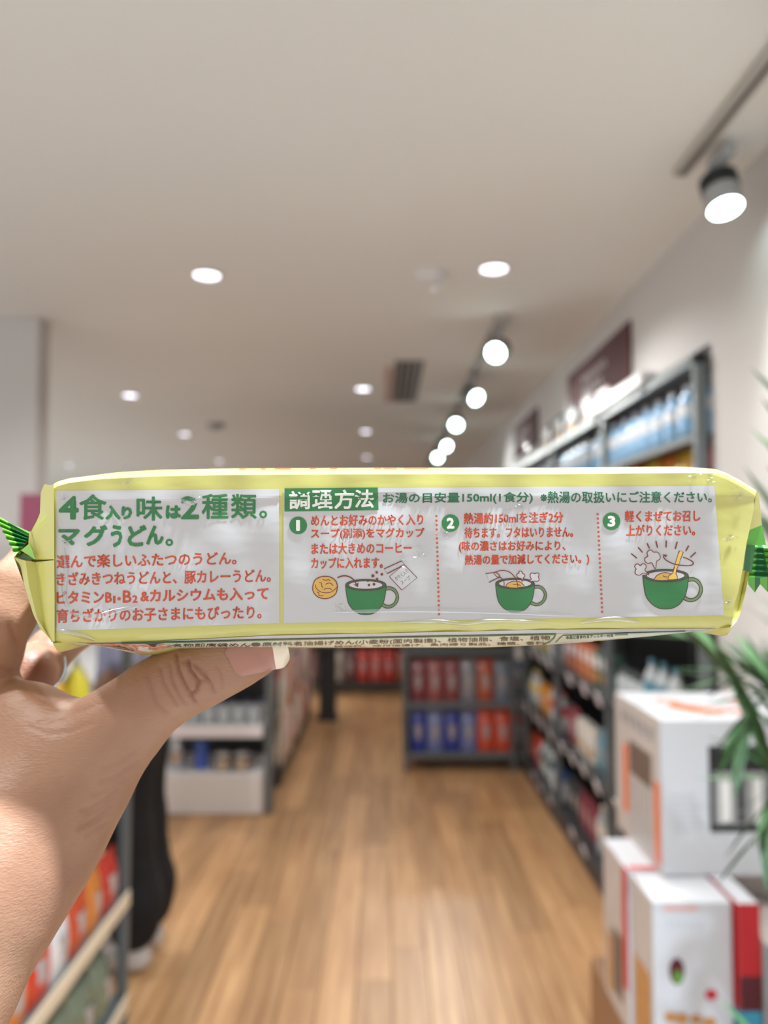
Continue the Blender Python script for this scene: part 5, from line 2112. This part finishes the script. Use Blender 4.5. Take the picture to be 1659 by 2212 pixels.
P = Under([])
GL = [(240, 1389), (269, 1388), (580, 1380.5), (900, 1374), (1200, 1368.5), (1500, 1362)]
silf = lambda x: float(pin(SIL, x)) - .4
bot = lambda x: float(pin(BOT, x))
band(P, 150, 1560, lambda x: min(bot(x) + 2.5, silf(x) - .2), silf, 'film_white', lift=.00012)
band(P, 262, 1500, lambda x: float(pin(GL, x)), silf, 'film_cream', lift=.0002)
band(P, 180, 372, lambda x: min(bot(x) + 4 + (0 if x < 330 else (x - 330) * .2), silf(x) - .1), silf, 'photo_marble', lift=.0003)
band(P, 262, 1201, lambda x: float(pin(GL, x)) - 1.2, lambda x: float(pin(GL, x)) + 1.4, 'ink_green_text')
P.build('underside_print')
P = Under([])
P.stroke([(1200, 1368.5), (1196, 1377), (1186, 1386), (1172, 1391)], 3.4, 'ink_green_text')
P.stroke([(1480, 1362.5), (1340, 1366.5), (1216, 1371), (1208, 1378), (1200, 1386)], 2.0, 'ink_green_text')
P.fill([(1328, 1366.5), (1356, 1365.5), (1356, 1370), (1328, 1371)], 'ink_green_text')
P.build('printed_frame')
P = Under([])
place_text(P, '名称即席袋めん', 372, 541, 1389.5, 1396.6, 1387.5, 1396, 'ink_black', .15)
P.fill([(553 + 10 * math.cos(a), 1391 + 4. * math.sin(a)) for a in (2 * math.pi * k / 16 for k in range(16))], 'ink_black')
place_text(P, '原材料名油揚げめん(小麦粉(国内製造)、植物油脂、食塩、植物', 567, 1188, 1386.5, 1396.3, 1371.5, 1382.5, 'ink_black', .15)
place_text(P, '調味料、味付油揚げ、魚肉練り製品、糖類、香料', 722, 1176, 1394, 1396.6, 1384, 1391.3, 'ink_black', .15)
P.build('ingredients_text')
P = Under([])
place_text(P, '本品に含まれるアレルギー物質', 1222, 1325, 1372.5, 1380, 1368, 1375, 'ink_green_text', .2)
P.build('printed_text')

# folds standing proud in the clear outer film
fm_ = bpy.data.materials.new('clear_film')
fm_.use_nodes = True
nt_ = fm_.node_tree
nt_.nodes.remove(nt_.nodes['Principled BSDF'])
ou_ = [n for n in nt_.nodes if n.type == 'OUTPUT_MATERIAL'][0]
tr_, gl_, mx_ = nt_.nodes.new('ShaderNodeBsdfTransparent'), nt_.nodes.new('ShaderNodeBsdfGlossy'), nt_.nodes.new('ShaderNodeMixShader')
gl_.inputs['Roughness'].default_value = .12
mx_.inputs[0].default_value = .30
nt_.links.new(tr_.outputs[0], mx_.inputs[1])
nt_.links.new(gl_.outputs[0], mx_.inputs[2])
nt_.links.new(mx_.outputs[0], ou_.inputs[0])
for pts, wd_, hh in (([(136, 1180), (142, 1230), (138, 1270), (141, 1300), (148, 1314)], 5, .0006), ([(150, 1322), (180, 1331), (215, 1330), (250, 1320), (300, 1309)], 6, .0006),
                     ([(385, 1077), (400, 1084), (418, 1086), (436, 1072)], 5, .0005), ([(860, 1346), (940, 1342), (1000, 1348), (1060, 1341), (1180, 1344)], 5, .0006),
                     ([(1255, 1346), (1330, 1337), (1380, 1345)], 5, .0005), ([(720, 1322), (900, 1318), (1080, 1322), (1240, 1330)], 5, .0004),
                     ([(130, 1362), (170, 1372), (205, 1384)], 6, .0006)):
    sp_ = spl(pts, n=8)
    P_ = [np.array(p) for p in sp_]
    rows = []
    for k in range(len(P_)):
        t_ = P_[min(k + 1, len(P_) - 1)] - P_[max(k - 1, 0)]
        t_ = t_ / np.linalg.norm(t_)
        nn = np.array((-t_[1], t_[0]))
        tap = math.sin(math.pi * (k + .5) / len(P_)) ** .5
        rows.append([tuple(surf(*(P_[k] + nn * q * wd_ * tap), LIFT + .0003 + hh * tap * (1 - q * q))) for q in (-1, -.6, -.2, .2, .6, 1)])
    MB().grid(rows).build('film_fold', fm_, pk, smooth=True)

# crinkles of the clear film: small facets standing at odd angles
rr = random.Random(5)
for (cx_, cy_), r_ in CRINKLE:
    cm_ = MB()
    rp = r_ * 6500
    for k in range(26):
        a_, q_ = rr.uniform(0, 6.28), abs(rr.gauss(0, .5))
        x_, y_ = cx_ + rp * q_ * math.cos(a_) * .9, cy_ + rp * q_ * math.sin(a_) * 1.1
        ln, th_ = rr.uniform(3, 9), rr.uniform(-.9, .9)
        w2 = rr.uniform(1.0, 2.4)
        dx_, dy__ = ln / 2 * math.cos(th_), ln / 2 * math.sin(th_)
        nx_, ny_ = -math.sin(th_) * w2 / 2, math.cos(th_) * w2 / 2
        hi_ = rr.uniform(.00005, .00055)
        p4_ = [surf(x_ - dx_ - nx_, y_ - dy__ - ny_, LIFT + .0003), surf(x_ + dx_ - nx_, y_ + dy__ - ny_, LIFT + .0003 + rr.uniform(0, .0002)),
               surf(x_ + dx_ * .6 + nx_, y_ + dy__ * .6 + ny_, LIFT + .0003 + hi_), surf(x_ - dx_ * .8 + nx_, y_ - dy__ * .8 + ny_, LIFT + .0003 + hi_)]
        cm_.face([tuple(p) for p in p4_])
    tag(cm_.build('film_crinkle', fm_, pk), kind='stuff')

# red lettering on the top face, seen edge-on
mt = MB()
for x0, x1 in ((515, 530), (562, 573), (592, 628), (668, 682), (712, 728), (808, 824), (828, 858), (872, 925), (1048, 1064)):
    for k in range(max(1, int((x1 - x0) / 6))):
        a, b = x0 + (x1 - x0) * k / max(1, int((x1 - x0) / 6)), x0 + (x1 - x0) * (k + 1) / max(1, int((x1 - x0) / 6))
        pts = []
        for xx, tt in ((a, 0), (b, 0), (b, 1), (a, 1)):
            tp = surf(xx, float(pin(TOP, xx)))
            d = tp[1] + (.009 - tp[1]) * (.1 + .45 * tt)
            pts.append((tp[0], d, tp[2] + .0009 * (.1 + .45 * tt) + .0002))
        mt.face(pts)
mt.build('top_lettering', [M['ink_orange']], pk)
bpy.data.objects.remove(_fo)
